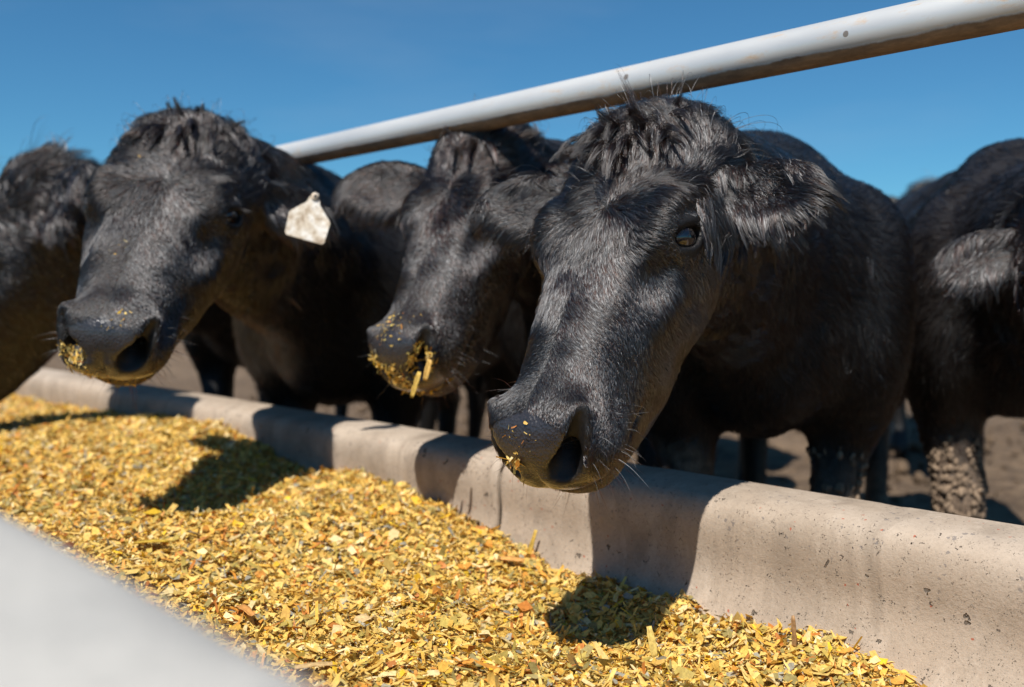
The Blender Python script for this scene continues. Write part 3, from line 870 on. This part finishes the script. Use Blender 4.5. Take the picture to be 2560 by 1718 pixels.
class Cow:
    def __init__(self, name, label, pos, heading, poll, muzzle, left, scale=1.0, coat='black', detail=1.0,
                 ears=((1, -.15, .06, .25), (1, -.15, .06, .25)), hair=1.0, mud=0.0, seed=0, eyes=(1, -1), stain=0.6, bs=1.0, wide=1.0):
        self.wide = wide
        self.name, self.seed, self.sc, self.colour, self.ears = name, seed, scale, coat, ears
        self.rng = np.random.default_rng(100 + seed)
        c, s_ = math.cos(heading), math.sin(heading)
        self.B = np.array([[c, s_, 0], [-s_, c, 0], [0, 0, 1.0]])          # rows: forward, left, up
        self.pos = np.array([pos[0], pos[1], 0.0])
        poll, muzzle = np.array(poll), np.array(muzzle)
        nn = unit(muzzle - poll); ll = np.array(left, float); ll = unit(ll - (ll @ nn) * nn); uu = np.cross(nn, ll)
        # poll -> muzzle chord runs from (0,0) to (.5,-.05) in the head frame: tilt back
        tilt = math.atan2(0.045, 0.5)
        n2 = nn * math.cos(tilt) + uu * math.sin(tilt); u2 = uu * math.cos(tilt) - nn * math.sin(tilt)
        self.Rw = np.stack([n2, u2, ll])
        self.O = (poll - self.pos) @ self.B.T
        self.R = self.Rw @ self.B.T
        H = (self.O, self.R, scale, ears, bs, seed, wide)
        fn = lambda P: body_sdf(P, H)
        hl = self.O + scale * (self.R.T @ np.array([0.2, -0.09, 0.0]))
        ext = 0.33 * scale
        f = 0.0055 / detail
        gx = grid_axis(-1.72, max(hl[0] + ext, 0.4) + 0.02, hl[0] - ext, hl[0] + ext, f, 0.028)
        gy = grid_axis(min(-0.42, hl[1] - ext), max(0.42, hl[1] + ext) + 0.02, hl[1] - ext * .8, hl[1] + ext * .8, f, 0.028)
        gz = grid_axis(-0.02, 1.36 if hl[2] + ext < 1.36 else hl[2] + ext, hl[2] - ext, hl[2] + ext, f, 0.028)
        V, F = surface_nets(fn, gx, gy, gz)
        V = laplace(V, F, 2, 0.4)
        self.V, self.F = V, F
        self.N = vertex_normals(V, F)
        q = self.to_head(V)
        self.att(q)
        # broad folds and muscle, tiny unevenness
        bod = 1 - self.headness(q)
        disp = (0.008 * vnoise(V * [5, 7, 5], seed) + 0.009 * vnoise(V * [13, 13, 4], seed + 4)) * bod + 0.0018 * vnoise(V * 22, seed + 1)
        keep = 1 - np.clip(self.a_nose + self.a_rim, 0, 1)
        V += self.N * (disp * keep)[:, None]
        mudv = np.zeros(len(V))
        if mud > 0:
            mudv = mud * smoothstep(0.58, 0.46, V[:, 2] + 0.06 * vnoise(V * 20, seed + 9)) * (np.abs(V[:, 0]) < 0.2)
            mudv = np.maximum(mudv, 0.7 * smoothstep(0.30, 0.15, V[:, 2]))
        me = mesh_from_arrays(name, V, F, SKIN_MATS[coat], attrs={
            'nose': ('FLOAT', self.a_nose), 'rim': ('FLOAT', self.a_rim), 'mud': ('FLOAT', mudv),
            'stain': ('FLOAT', self.a_stain * stain)})
        o = bpy.data.objects.new(name, me)
        o.location = self.pos; o.rotation_euler.z = heading
        self.obj = link(o, label=label, category='cow', group='black cattle feeding at the bunk')
        self.mudv = mudv
        for sg in eyes:
            self.eyeball(sg)

    def to_head(self, P):
        return ((P - self.O) @ self.R.T) / self.sc / np.array([1, 1, self.wide])
    def from_head(self, q):
        return self.O + self.sc * ((np.asarray(q) * np.array([1, 1, self.wide])) @ self.R)
    def headness(self, q):
        return smoothstep(-0.13, -0.02, q[:, 0] + 0.35 * np.clip(q[:, 1] + 0.16, -1, 0)) * (np.linalg.norm(q - [0.2, -.08, 0], axis=1) < 0.45)

    def att(self, q):
        s, u, l = q.T; al = np.abs(l)
        front = (s > 0.40) & (s < 0.56) & (al < 0.13)
        # bare pad: between and just round the nostrils, down to the upper lip
        edge = 0.468 + 0.016 * np.clip((al - 0.02) / 0.04, -0.3, 1.2)
        pad = smoothstep(-0.006, 0.006, s - edge) * smoothstep(0.066, 0.056, al) * smoothstep(-0.122, -0.112, u)
        self.a_nose = np.where(front, pad, 0)
        m = np.stack([s, u, al], -1)
        ed = np.linalg.norm(m - EYE, axis=1)
        self.a_rim = smoothstep(0.033, 0.025, ed)
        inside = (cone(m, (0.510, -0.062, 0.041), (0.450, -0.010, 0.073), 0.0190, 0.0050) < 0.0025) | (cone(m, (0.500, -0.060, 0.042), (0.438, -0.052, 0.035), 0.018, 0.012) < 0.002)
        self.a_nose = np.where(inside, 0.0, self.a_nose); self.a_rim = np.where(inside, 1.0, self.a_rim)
        self.a_stain = np.where(front, smoothstep(-0.075, -0.105, u) * smoothstep(0.43, 0.47, s), 0)

    def eyeball(self, sg):
        n, k = 20, 28
        th = np.linspace(0, math.pi, n); ph = np.linspace(0, 2 * math.pi, k, endpoint=False)
        r = EYE_R * self.sc
        V = np.stack([np.outer(np.sin(th), np.cos(ph)), np.outer(np.sin(th), np.sin(ph)), np.outer(np.cos(th), np.ones(k))], -1)
        V[..., 2] += 0.10 * np.clip(V[..., 2] - 0.80, 0, 1) * 2      # cornea
        V = (V * r).reshape(-1, 3)
        i = np.arange(n * k).reshape(n, k); j = np.roll(i, -1, 1)
        F = np.stack([i[:-1], i[1:], j[1:], j[:-1]], -1).reshape(-1, 4)
        o = bpy.data.objects.new('eye', mesh_from_arrays('eye', V, F, MAT_EYE))
        zc = EYE_DIR * [1, 1, sg]; xc = eye_axes()[0] * [1, 1, sg]; yc = np.cross(zc, xc)
        Rb = np.stack([xc, yc, zc]) @ self.R
        c = self.from_head((EYE - EYE_DIR * 0.0125) * [1, 1, sg])
        M = Matrix.Identity(4)
        for a in range(3):
            for b in range(3): M[a][b] = Rb[b][a]
            M[a][3] = c[a]
        link(o, self.obj)
        o.matrix_local = M
        self_eye = o

    # ---- coat
    def coat(self, n_head, n_body, rad=0.00022, lenmul=1.0, tuft=1.0, locks=0):
        rg = self.rng
        V, F, N = self.V, self.F, self.N
        T = np.concatenate([F[:, [0, 1, 2]], F[:, [0, 2, 3]]])
        a, b, c = V[T[:, 0]], V[T[:, 1]], V[T[:, 2]]
        area = 0.5 * np.linalg.norm(np.cross(b - a, c - a), axis=1)
        cen = (a + b + c) / 3
        wc = cen @ self.B + self.pos - CAM
        zc = wc @ FWD; px = (wc @ RIGHT) / np.maximum(zc, 0.05); py = (wc @ UP) / np.maximum(zc, 0.05)
        tn = unit(np.cross(b - a, c - a) + 1e-15) @ self.B
        face = -(tn * unit(wc)).sum(1)
        vis = (zc > 0.2) & (np.abs(px) < 0.66) & (np.abs(py) < 0.47) & (face > -0.35)
        bare = np.maximum.reduce([self.a_nose[T].mean(1), self.a_rim[T].mean(1) * 0.95])
        q = self.to_head(cen); hd = self.headness(q) > 0.4
        wgt = area * vis * (bare < 0.45) * (1 - 0.75 * (self.mudv[T].mean(1) > 0.5)) / np.maximum(zc, 0.8) ** 1.2
        roots, nrms = [], []
        for sel, n in ((hd, n_head), (~hd, n_body)):
            w = wgt * sel
            if n < 1 or w.sum() <= 0: continue
            t = rg.choice(len(T), n, p=w / w.sum())
            r1 = np.sqrt(rg.random(n)); r2 = rg.random(n)
            bc = np.stack([1 - r1, r1 * (1 - r2), r1 * r2], -1)
            roots.append((V[T[t]] * bc[:, :, None]).sum(1)); nrms.append(unit((N[T[t]] * bc[:, :, None]).sum(1)))
        P = np.concatenate(roots); Nn = np.concatenate(nrms); n = len(P)
        q = self.to_head(P); s, u, l = q.T; al = np.abs(l)
        hd = self.headness(q)
        # direction: whorl between the eyes, then back over the cheeks; tail-ward and down on the body
        wh = np.array([0.145, 0.0, 0.012])
        rad_v = np.stack([s - wh[0], (u - wh[1]) * 0.5, l - wh[2]], -1)
        swirl = np.stack([-(l - wh[2]), np.zeros(n), s - wh[0]], -1) * 0.35
        hv = unit(rad_v + swirl + 1e-6)
        ck = smoothstep(-0.045, -0.12, u)[:, None]
        hv = hv * (1 - ck) + ck * np.array([0.15, -1.0, 0.0])
        br = smoothstep(0.24, 0.34, s)[:, None] * (1 - ck)
        hv = hv * (1 - br) + br * (np.array([0.75, -0.35, 0]) + np.stack([0 * s, 0 * s, np.sign(l) * 0.55], -1))
        D = unit(hv) @ self.R
        bodyd = np.tile([-1.0, 0, -0.35], (n, 1))
        low = smoothstep(0.75, 0.5, P[:, 2])[:, None]
        bodyd = bodyd * (1 - low) + low * np.array([-0.15, 0, -1.0])
        neck = unit(np.array([-0.05, 0, 1.0]) - self.O)
        nk = np.exp(-((P - (self.O + [-0.2, 0, -0.1])) ** 2).sum(1) / 0.12)[:, None]
        bodyd = bodyd * (1 - nk) + nk * (neck + [0, 0, -0.5])
        D = D * hd[:, None] + bodyd * (1 - hd[:, None])
        L = np.full(n, 0.027)
        L = np.where(hd > 0.4, np.interp(s, [-0.05, 0.03, 0.08, 0.15, 0.22, 0.28, 0.36, 0.5], [0.038, 0.040, 0.036, 0.025, 0.018, 0.012, 0.0075, 0.0055]), L)
        L = np.where((hd > 0.4) & (u < -0.08) & (s > 0.05), np.minimum(L, 0.013), L)
        L = np.where((hd < 0.4) & (P[:, 2] < 0.70), 0.016, L)
        lift = np.where(hd > 0.4, np.interp(s, [-0.05, 0.05, 0.16, 0.3, 0.5], [0.60, 0.42, 0.34, 0.26, 0.34]), 0.36)
        long_ = np.zeros(n)
        eyed = np.linalg.norm(np.stack([s, u, al], -1) - EYE, axis=1)
        L = np.where(hd > 0.4, L * (0.16 + 0.84 * smoothstep(0.030, 0.075, eyed)), L)
        lift = np.where(hd > 0.4, lift * (0.5 + 0.5 * smoothstep(0.030, 0.075, eyed)), lift)
        # poll tuft
        pt = smoothstep(0.06, 0.01, s + 0.3 * al) * (u > -0.10) * (hd > 0.4)
        L = L + pt * 0.020 * tuft * rg.random(n); lift = lift + 0.35 * pt * tuft
        # ears
        for sgn, e_ in zip((1, -1), self.ears):
            A, e, wv, cv = ear_frame(sgn, *e_[:4])
            r = (q - A) / (e_[4] if len(e_) > 4 else 1.0); t = r @ e; w_ = r @ wv; c_ = r @ cv
            on = (t > 0.035) & (t < 0.24) & (np.abs(w_) < 0.085) & (np.abs(c_) < 0.06) & (al > 0.105)
            ed = smoothstep(0.028, 0.05, np.abs(w_)) + smoothstep(0.15, 0.185, t)
            inner = on & (((Nn @ self.R.T) @ cv) > 0.15)
            de = (e * 0.8)[None] + np.sign(w_)[:, None] * wv[None] * 0.35 * smoothstep(0.0, 0.05, np.abs(w_))[:, None] + cv[None] * np.where(inner, 0.25, 0)[:, None]
            D = np.where(on[:, None], unit(de) @ self.R + np.array([0, 0, -0.45]) * (inner | (ed > 0.5))[:, None], D)
            L = np.where(on, 0.014 + 0.016 * np.clip(ed, 0, 1) * rg.random(n) + inner * 0.016 * rg.random(n), L)
            lift = np.where(on, 0.35, lift)
            long_ = np.where(on, 1.0, long_)
        nz = np.stack([vnoise(P * 30, self.seed * 7 + k) for k in range(3)], -1)
        nz2 = np.stack([vnoise(P * 140, self.seed * 7 + 3 + k) for k in range(3)], -1)
        rough = np.where(hd > 0.4, np.interp(s, [0.0, 0.1, 0.20, 0.30, 0.4], [1.25, 1.1, 0.8, 0.42, 0.28]), 0.75)
        D = D - (D * Nn).sum(1, keepdims=True) * Nn
        D = unit(D + 1e-9) + rough[:, None] * (0.75 * nz + 0.35 * nz2) + rg.normal(0, 0.13, (n, 3))
        D = unit(D - (D * Nn).sum(1, keepdims=True) * Nn + 1e-9)
        L = L * lenmul * self.sc * rg.uniform(0.6, 1.15, n)
        fly = rg.random(n) < 0.007
        lift = np.where(fly, lift * 2.2 + 0.2, lift); L = np.where(fly & (hd > 0.4) & (s < 0.12), L * 1.5, L)
        K = 5
        tt = np.linspace(0, 1, K)[None, :, None]
        curl = np.cross(D, Nn) * (vnoise(P * 25, 50 + self.seed)[:, None] * 0.6)
        S = P[:, None] + L[:, None, None] * (D[:, None] * tt + Nn[:, None] * (lift[:, None, None] * (tt - 0.55 * tt ** 2)) + curl[:, None] * tt ** 2)
        S[..., 2] -= (L[:, None] ** 1.0) * (np.linspace(0, 1, K)[None] ** 2) * (0.14 + 0.35 * long_[:, None])
        # locks: strands of a cell lean to one leader
        cell = np.where(hd > 0.4, np.interp(s, [0.0, 0.12, 0.3, 0.45], [0.013, 0.011, 0.006, 0.0036]), 0.016) * self.sc
        cell = np.where(long_ > 0, 0.008, cell)
        key = np.floor((P + 0.35 * cell[:, None] * nz2) / cell[:, None]).astype(np.int64)
        kk = (key[:, 0] * 73856093) ^ (key[:, 1] * 19349663) ^ (key[:, 2] * 83492791)
        _, first, inv = np.unique(kk, return_index=True, return_inverse=True)
        lead = first[inv.ravel()]
        cl = np.where(hd > 0.4, np.interp(s, [0.0, 0.15, 0.3], [0.92, 0.85, 0.5]), 0.75) * rg.uniform(0.5, 1.0, n)
        rel = S[lead]
        ok = np.linalg.norm(P - P[lead], axis=1) < cell * 2
        bl = (cl * ok)[:, None, None] * tt ** 1.4
        S = S * (1 - bl) + rel * bl
        Rr = rad * self.sc * rg.uniform(0.7, 1.25, n)[:, None] * np.interp(np.linspace(0, 1, K), [0, 0.55, 1], [1.0, 0.85, 0.18])[None]
        if locks:
            nl, m = locks, 46
            rs = np.stack([rg.uniform(-0.045, 0.035, nl), np.full(nl, -0.01), rg.uniform(-0.055, 0.055, nl)], -1)
            qv = self.to_head(self.V); idx = []
            for r in rs:
                idx.append(np.argmin(((qv - r) ** 2).sum(1)))
            base = self.V[idx]; bn = self.N[idx]
            up = rg.random(nl) < 0.12                      # spikes that stand up
            side = rs[:, 2:3] / 0.055
            d0 = unit(bn * 0.9 + rg.normal(0, 0.25, (nl, 3)) + (self.R[2] * side) * 0.35)
            d1 = unit(self.R[0] * 0.55 + self.R[1] * 0.25 + self.R[2] * side * 0.8 + rg.normal(0, 0.25, (nl, 3)))
            Ln = np.where(up, rg.uniform(0.03, 0.055, nl), rg.uniform(0.045, 0.075, nl)) * self.sc
            t = np.linspace(0, 1, K)[None, :, None]
            cen = base[:, None] + Ln[:, None, None] * np.where(up[:, None, None], d0[:, None] * t + d1[:, None] * 0.15 * t ** 2, d0[:, None] * (0.55 * t - 0.35 * t ** 2) + d1[:, None] * 0.75 * t)
            spread = np.interp(np.linspace(0, 1, K), [0, 0.4, 1], [1.0, 0.85, 0.34])
            off = rg.normal(0, 0.0044, (nl, m, 3))
            X = cen[:, None] + off[:, :, None] * spread[None, None, :, None] + rg.normal(0, 0.0006, (nl, m, K, 3))
            X[..., 2] -= (0.35 * Ln[:, None, None]) * (np.linspace(0, 1, K) ** 2)[None, None] * (~up)[:, None, None]
            S = np.concatenate([S, X.reshape(-1, K, 3)])
            Rr = np.concatenate([Rr, rad * np.interp(np.linspace(0, 1, K), [0, 0.55, 1], [1.0, 0.85, 0.18])[None] * np.ones((nl * m, 1))])
        hair_object('hair', S[:, :], Rr, HAIR_MATS[self.colour], self.obj)

    def surf_pts(self, centre, radius, n, cond=None):
        """random surface points near a head-frame point, with normals"""
        q = self.to_head(self.V)
        d = np.linalg.norm((q - centre) / radius, axis=1)
        w = np.exp(-d * d * 2) * (d < 1.6)
        if cond is not None: w = w * cond(q)
        if w.sum() <= 0: w = (d <= np.partition(d, 12)[12]).astype(float)
        i = self.rng.choice(len(w), n, p=w / w.sum())
        return self.V[i] + self.rng.normal(0, 0.0015, (n, 3)), self.N[i]

    def whiskers(self, n=190, rad=0.00028):
        def away(q):        # none inside the nostrils
            m = np.stack([q[:, 0], q[:, 1], np.abs(q[:, 2])], -1)
            return cone(m, (0.510, -0.062, 0.041), (0.445, -0.010, 0.073), 0.026, 0.012) > 0.004
        P1, N1 = self.surf_pts((0.45, -0.085, 0.05), (0.06, 0.05, 0.05), n // 2, lambda q: (1 - self.a_nose) * (q[:, 1] > -0.12) * away(q))
        P2, N2 = self.surf_pts((0.45, -0.085, -0.05), (0.06, 0.05, 0.05), n // 3, lambda q: (1 - self.a_nose) * (q[:, 1] > -0.12) * away(q))
        P3, N3 = self.surf_pts((0.45, -0.165, 0.0), (0.05, 0.03, 0.06), n // 4)
        P = np.concatenate([P1, P2, P3]); N_ = np.concatenate([N1, N2, N3]); m = len(P)
        L = self.rng.uniform(0.012, 0.042, m) * self.sc
        t = np.linspace(0, 1, 6)[None, :, None]
        side = unit(self.rng.normal(0, 1, (m, 3)))
        S = P[:, None] + L[:, None, None] * (N_[:, None] * t + 0.30 * side[:, None] * t ** 2)
        S[..., 2] -= 0.25 * L[:, None] * np.linspace(0, 1, 6)[None] ** 2
        R_ = rad * np.linspace(1, 0.15, 6)[None] * np.ones((m, 1))
        hair_object('whiskers', S, R_, HAIR_MATS['brown'], self.obj)

    def lashes(self, sg=1, n=70):
        x, y, z = eye_axes()                            # y: up to the brow
        a = self.rng.uniform(-1.15, 1.15, n)
        root = EYE + np.sin(a)[:, None] * x * 0.022 + np.cos(a)[:, None] * y * 0.0145 + z * 0.006
        d = unit(z * 0.9 + np.sin(a)[:, None] * x * 0.5 + np.cos(a)[:, None] * y * 0.35 + np.array([0.15, 0, 0]))
        d = d + self.rng.normal(0, 0.10, (n, 3))
        t = np.linspace(0, 1, 5)[None, :, None]
        L = self.rng.uniform(0.011, 0.021, n)[:, None, None]
        q = root[:, None] + L * (d[:, None] * t + (np.array([0.7, 0, 0]) - y * 0.5) * 0.35 * t ** 2)
        q = q * np.array([1, 1, sg])
        S = self.from_head(q.reshape(-1, 3)).reshape(n, 5, 3)
        hair_object('eyelashes', S, 0.00022 * np.linspace(1, 0.3, 5)[None] * np.ones((n, 1)), HAIR_MATS['black'], self.obj)

    def crumbs(self, label, spots, seed=0):
        """bits of feed sticking to the muzzle; spots: (head-frame centre, radius, count, size)"""
        rg = np.random.default_rng(900 + seed)
        Vs, Fs, Cs, off = [], [], [], 0
        for cen, rad, n, size in spots:
            P, N_ = self.surf_pts(np.array(cen), np.array(rad) if hasattr(rad, '__len__') else np.full(3, rad), n)
            v, f, c = flakes(P + N_ * 0.0022, N_, rg, size, 0.45)
            Vs.append(v @ self.B + self.pos); Fs.append(f + off); Cs.append(c); off += len(v)
        o = bpy.data.objects.new('feed_crumbs', mesh_from_arrays('feed_crumbs', np.concatenate(Vs), np.concatenate(Fs), MAT_FEED, smooth=False,
                                 attrs={'tint': ('FLOAT_COLOR', np.concatenate(Cs))}))
        link(o, label=label, category='feed crumbs', kind='stuff')

    def mud_clods(self, n, side):
        rg = self.rng
        V = self.V
        ok = (vnoise(V * 26, 77) > -0.15) & (V[:, 2] > 0.33) & (V[:, 2] < 0.56) & (np.abs(V[:, 0]) < 0.16) & (V[:, 1] * side > 0.05) & (np.abs(V[:, 1]) < 0.26)
        w = ok * smoothstep(0.56, 0.44, V[:, 2])
        i = rg.choice(len(V), n, p=w / w.sum())
        P = V[i] + rg.normal(0, 0.0018, (n, 3)) + self.N[i] * 0.001; N_ = self.N[i]
        v, f, _ = kernels(P, N_ * 2.0, rg, 1.0)
        v = (v.reshape(n, 14, 3) - P[:, None]) * (0.0035 + 0.0075 * rg.random(n) ** 1.6)[:, None, None]
        v = v - 0.45 * (v * N_[:, None]).sum(-1, keepdims=True) * N_[:, None]
        v[..., 2] *= 1.5
        v = (v + P[:, None]).reshape(-1, 3)
        v = v + 0.0035 * np.stack([vnoise(v * 300, k) for k in range(3)], -1)
        o = bpy.data.objects.new('dried_mud', mesh_from_arrays('dried_mud', v, f, MAT_MUD))
        link(o, self.obj, kind='stuff')

def W(px, py, Z):
    return CAM + Z * (FWD + (px - 1168) / 2271.0 * RIGHT - (py - 784) / 2271.0 * UP)
COWS = {}
def add_cow(key, *a, **k):
    COWS[key] = Cow(*a, **k)
    return COWS[key]

H31 = math.radians(-90 + 41)
add_cow('main', 'cow', 'biggest black cow, in sharp focus, facing left with a few crumbs on its nose pad',
        (-1.19, 1.80), H31, W(1445, 312, 1.40), W(1228, 990, 1.21), (0.990, 0.14, 0), 0.98, 'black', 1.25, mud=1.0, seed=1, bs=0.96, wide=1.04,
        ears=((1, -.10, .20, .25, .92), (1, -.30, .12, .1)))
add_cow('tagged', 'cow', 'black cow looking at the camera, wearing a dirty white ear tag',
        (-2.40, 1.55), math.radians(-90 + 32), W(420, 305, 1.95), W(238, 775, 1.67), (0.60, 0.80, 0), 1.03, 'black', 1.0, seed=2, bs=0.94, wide=1.16,
        ears=((1, .70, -.35, .1), (.5, 1.0, .1, .2)))
add_cow('middle', 'cow', 'black cow with a muzzle caked in yellow feed, behind the ear of the biggest cow',
        (-1.85, 2.05), math.radians(-90 + 25), W(1070, 325, 1.97), W(910, 810, 1.74), (0.985, 0.17, 0), 1.0, 'brown', 0.95, seed=3,
        ears=((1, .3, .1, .2), (1, -.35, -.06, .1, 1.35)))
add_cow('edge', 'cow', 'black cow cut off by the left edge of the picture',
        (-3.45, 1.85), math.radians(-90 + 38), W(40, 400, 2.65), W(-290, 915, 2.58), (0.95, -0.3, 0), 1.36, 'black', 0.7, seed=4, eyes=(1,),
        ears=((1, .1, -.5, .3, 1.2), (1, .3, .1, .2)))
add_cow('right', 'cow', 'brownish black cow at the right edge with a hairy ear and a muddy leg',
        (-0.89, 2.43), math.radians(-90 + 34), (-0.60, 1.93, 1.05), (-0.50, 1.68, 0.65), (0.93, 0.30, 0), 1.0, 'brown', 0.7, mud=1.0, seed=5, bs=0.97, eyes=(-1,),
        ears=((1, 0, .1, .2), (1, -.12, .42, .35, 1.0)))
pf = W(2128, 430, 4.5)
add_cow('far', 'cow', 'distant black cow of which only an ear shows behind the right-hand cow',
        (pf[0] - 0.35, pf[1] + 0.75), math.radians(-90 + 25), pf, pf + np.array([0.12, -0.30, -0.38]), (0.80, 0.55, 0), 1.0, 'black', 0.45, seed=6, eyes=())

if HAIR:
    COWS['main'].coat(170000, 100000, 0.00026, locks=64)
    COWS['main'].whiskers(); COWS['main'].lashes(1)
    COWS['tagged'].coat(90000, 40000, 0.00032, locks=40); COWS['tagged'].whiskers(90, 0.0004); COWS['tagged'].lashes(1)
    COWS['middle'].coat(70000, 25000, 0.00036, locks=14); COWS['middle'].whiskers(90, 0.0004)
    COWS['edge'].coat(35000, 10000, 0.00042)
    COWS['right'].coat(30000, 40000, 0.00042)
    COWS['far'].coat(5000, 4000, 0.0005)

# two animals added deeper in the pen, to darken the gaps behind the row: copies of the far cow with all its parts
def copy_cow(src, loc, rot, label):
    o = src.copy(); scene.collection.objects.link(o)
    o.location = loc; o.rotation_euler = (0, 0, rot); o['label'] = label
    for ch in [c for c in bpy.data.objects if c.parent == src]:
        c = ch.copy(); scene.collection.objects.link(c); c.parent = o; c.matrix_parent_inverse = ch.matrix_parent_inverse.copy()
    return o
copy_cow(COWS['far'].obj, (-4.9, 2.55, 0), math.radians(-168), 'black cow standing side-on, added to darken the gap behind the tagged cow')
copy_cow(COWS['far'].obj, (-4.1, 4.1, 0), math.radians(172), 'dark cow standing side-on, added to darken the gap far behind the cow in the middle')

COWS['main'].crumbs('few yellow feed crumbs on the nose pad of the biggest cow', [
    ((0.50, -0.045, -0.012), 0.012, 40, 0.95), ((0.50, -0.06, -0.03), 0.02, 36, 0.55), ((0.49, -0.02, 0.0), 0.02, 14, 0.35), ((0.47, -0.08, -0.05), 0.01, 6, 1.0)], 1)
COWS['tagged'].crumbs('wet yellow feed crumbs on the muzzle of the tagged cow', [
    ((0.50, -0.06, -0.045), 0.018, 130, 0.6), ((0.50, -0.09, -0.03), 0.03, 130, 0.4), ((0.49, -0.12, 0.0), 0.035, 120, 0.6), ((0.46, -0.15, 0.02), 0.03, 40, 0.7),
    ((0.46, -0.01, 0.03), 0.02, 14, 0.4), ((0.30, 0.0, -0.02), 0.03, 8, 0.4), ((0.09, 0.02, -0.045), 0.006, 4, 1.2)], 2)
COWS['middle'].crumbs('thick yellow feed caked over the muzzle of the cow in the middle', [
    ((0.50, -0.05, -0.045), 0.022, 190, 0.9), ((0.51, -0.07, 0.0), 0.03, 170, 0.7), ((0.50, -0.05, 0.05), 0.018, 130, 0.95), ((0.46, -0.02, 0.0), 0.04, 80, 0.4),
    ((0.49, -0.12, 0.0), 0.04, 110, 0.8), ((0.478, -0.125, 0.035), 0.014, 9, 2.0)], 3)
COWS['main'].mud_clods(1000, 1); COWS['right'].mud_clods(800, -1)

# ------------------------------------------------------------------ ear tag
def tag_material():
    m = NT('dirty_tag'); co = m.coord('Object')
    a = m.noise(45, 6, 0.65, co); b = m.noise(160, 4, 0.7, co)
    col = m.ramp(a, [(0.32, (0.30, 0.20, 0.12)), (0.46, (0.62, 0.52, 0.39)), (0.60, (0.80, 0.75, 0.67))])
    col = m.mix(m.ramp(b, [(0.55, 0.0), (0.68, 0.7)]), col, (0.22, 0.15, 0.10))
    m.bsdf(Base_Color=col, Roughness=0.55)
    return m.mat
def build_tag(cow):
    outline = np.array([(-0.010, 0.0), (0.010, 0.0), (0.013, -0.012), (0.036, -0.036), (0.040, -0.042), (0.038, -0.083), (0.034, -0.087),
                        (-0.034, -0.087), (-0.038, -0.083), (-0.040, -0.042), (-0.036, -0.036), (-0.013, -0.012)])
    n = len(outline); t = 0.0012
    V = np.concatenate([np.c_[outline, np.full(n, t) + 0.12 * outline[:, 0] ** 2 * 10], np.c_[outline, np.full(n, -t) + 0.12 * outline[:, 0] ** 2 * 10]])
    import bmesh
    bm = bmesh.new()
    vs = [bm.verts.new(v) for v in V]
    bm.faces.new(vs[:n]); bm.faces.new(vs[n:][::-1])
    for i in range(n):
        j = (i + 1) % n
        bm.faces.new((vs[i], vs[n + i], vs[n + j], vs[j]))
    bmesh.ops.recalc_face_normals(bm, faces=bm.faces)
    me = bpy.data.meshes.new('ear_tag'); bm.to_mesh(me); bm.free()
    me.materials.append(tag_material())
    o = bpy.data.objects.new('ear_tag', me)
    top = W(718, 452, 1.92); low = W(694, 545, 1.90)
    yv = unit(top - low); zv = unit(CAM + [0.3, 0, 0.25] - top); xv = unit(np.cross(yv, zv)); zv = np.cross(xv, yv)
    M = Matrix.Identity(4)
    for a in range(3):
        M[a][0], M[a][1], M[a][2], M[a][3] = xv[a], yv[a], zv[a], top[a]
    link(o, cow.obj, label='dirty white plastic ear tag hanging from the ear')
    bpy.context.view_layer.update()
    o.matrix_world = M
    V, F = tube([(0, 0.002, -0.006), (0, 0.002, 0.004), (0, 0.002, 0.006)], [0.008, 0.008, 0.003], 16)
    b = bpy.data.objects.new('button', mesh_from_arrays('button', V, F, me.materials[0]))
    link(b, o)
build_tag(COWS['tagged'])

# ------------------------------------------------------------------ clods on the pen floor
def build_clods():
    rg = np.random.default_rng(77)
    n = 5200
    y = 1.45 + 5.5 * rg.random(n) ** 1.7; x = -1.6 * y / 1.8 + 0.9 + rg.uniform(-2.6, 2.2, n) * (0.5 + y * 0.35)
    P = np.stack([x, y, rg.uniform(-0.01, 0.03, n)], -1)
    v, f, _ = kernels(P, np.tile([0, 0, 1.0], (n, 1)), rg, 1.0)
    v = (v.reshape(n, 14, 3) - P[:, None]) * (0.006 + 0.032 * rg.random(n) ** 3)[:, None, None] * (0.7 + 0.3 * y[:, None, None] / 1.5) + P[:, None]
    v = v.reshape(-1, 3); v = v + 0.006 * np.stack([vnoise(v * 60, k) for k in range(3)], -1)
    o = bpy.data.objects.new('dirt_clods', mesh_from_arrays('dirt_clods', v, f, MAT_GROUND))
    link(o, kind='stuff', label='loose brown clods scattered over the pen dirt', category='clods')
build_clods()

husk('straw', 'yellow straw hanging from the mouth of the cow in the middle', W(948, 878, 1.695), W(938, 905, 1.69) - W(955, 850, 1.69), 0.046, 0.008, (0.82, 0.56, 0.12), lift=-Fv)
husk('straw', 'short orange straw caught below the nostril of the cow in the middle', W(975, 845, 1.675), W(968, 870, 1.67) - W(980, 820, 1.67), 0.036, 0.010, (0.80, 0.50, 0.13), lift=-Fv)
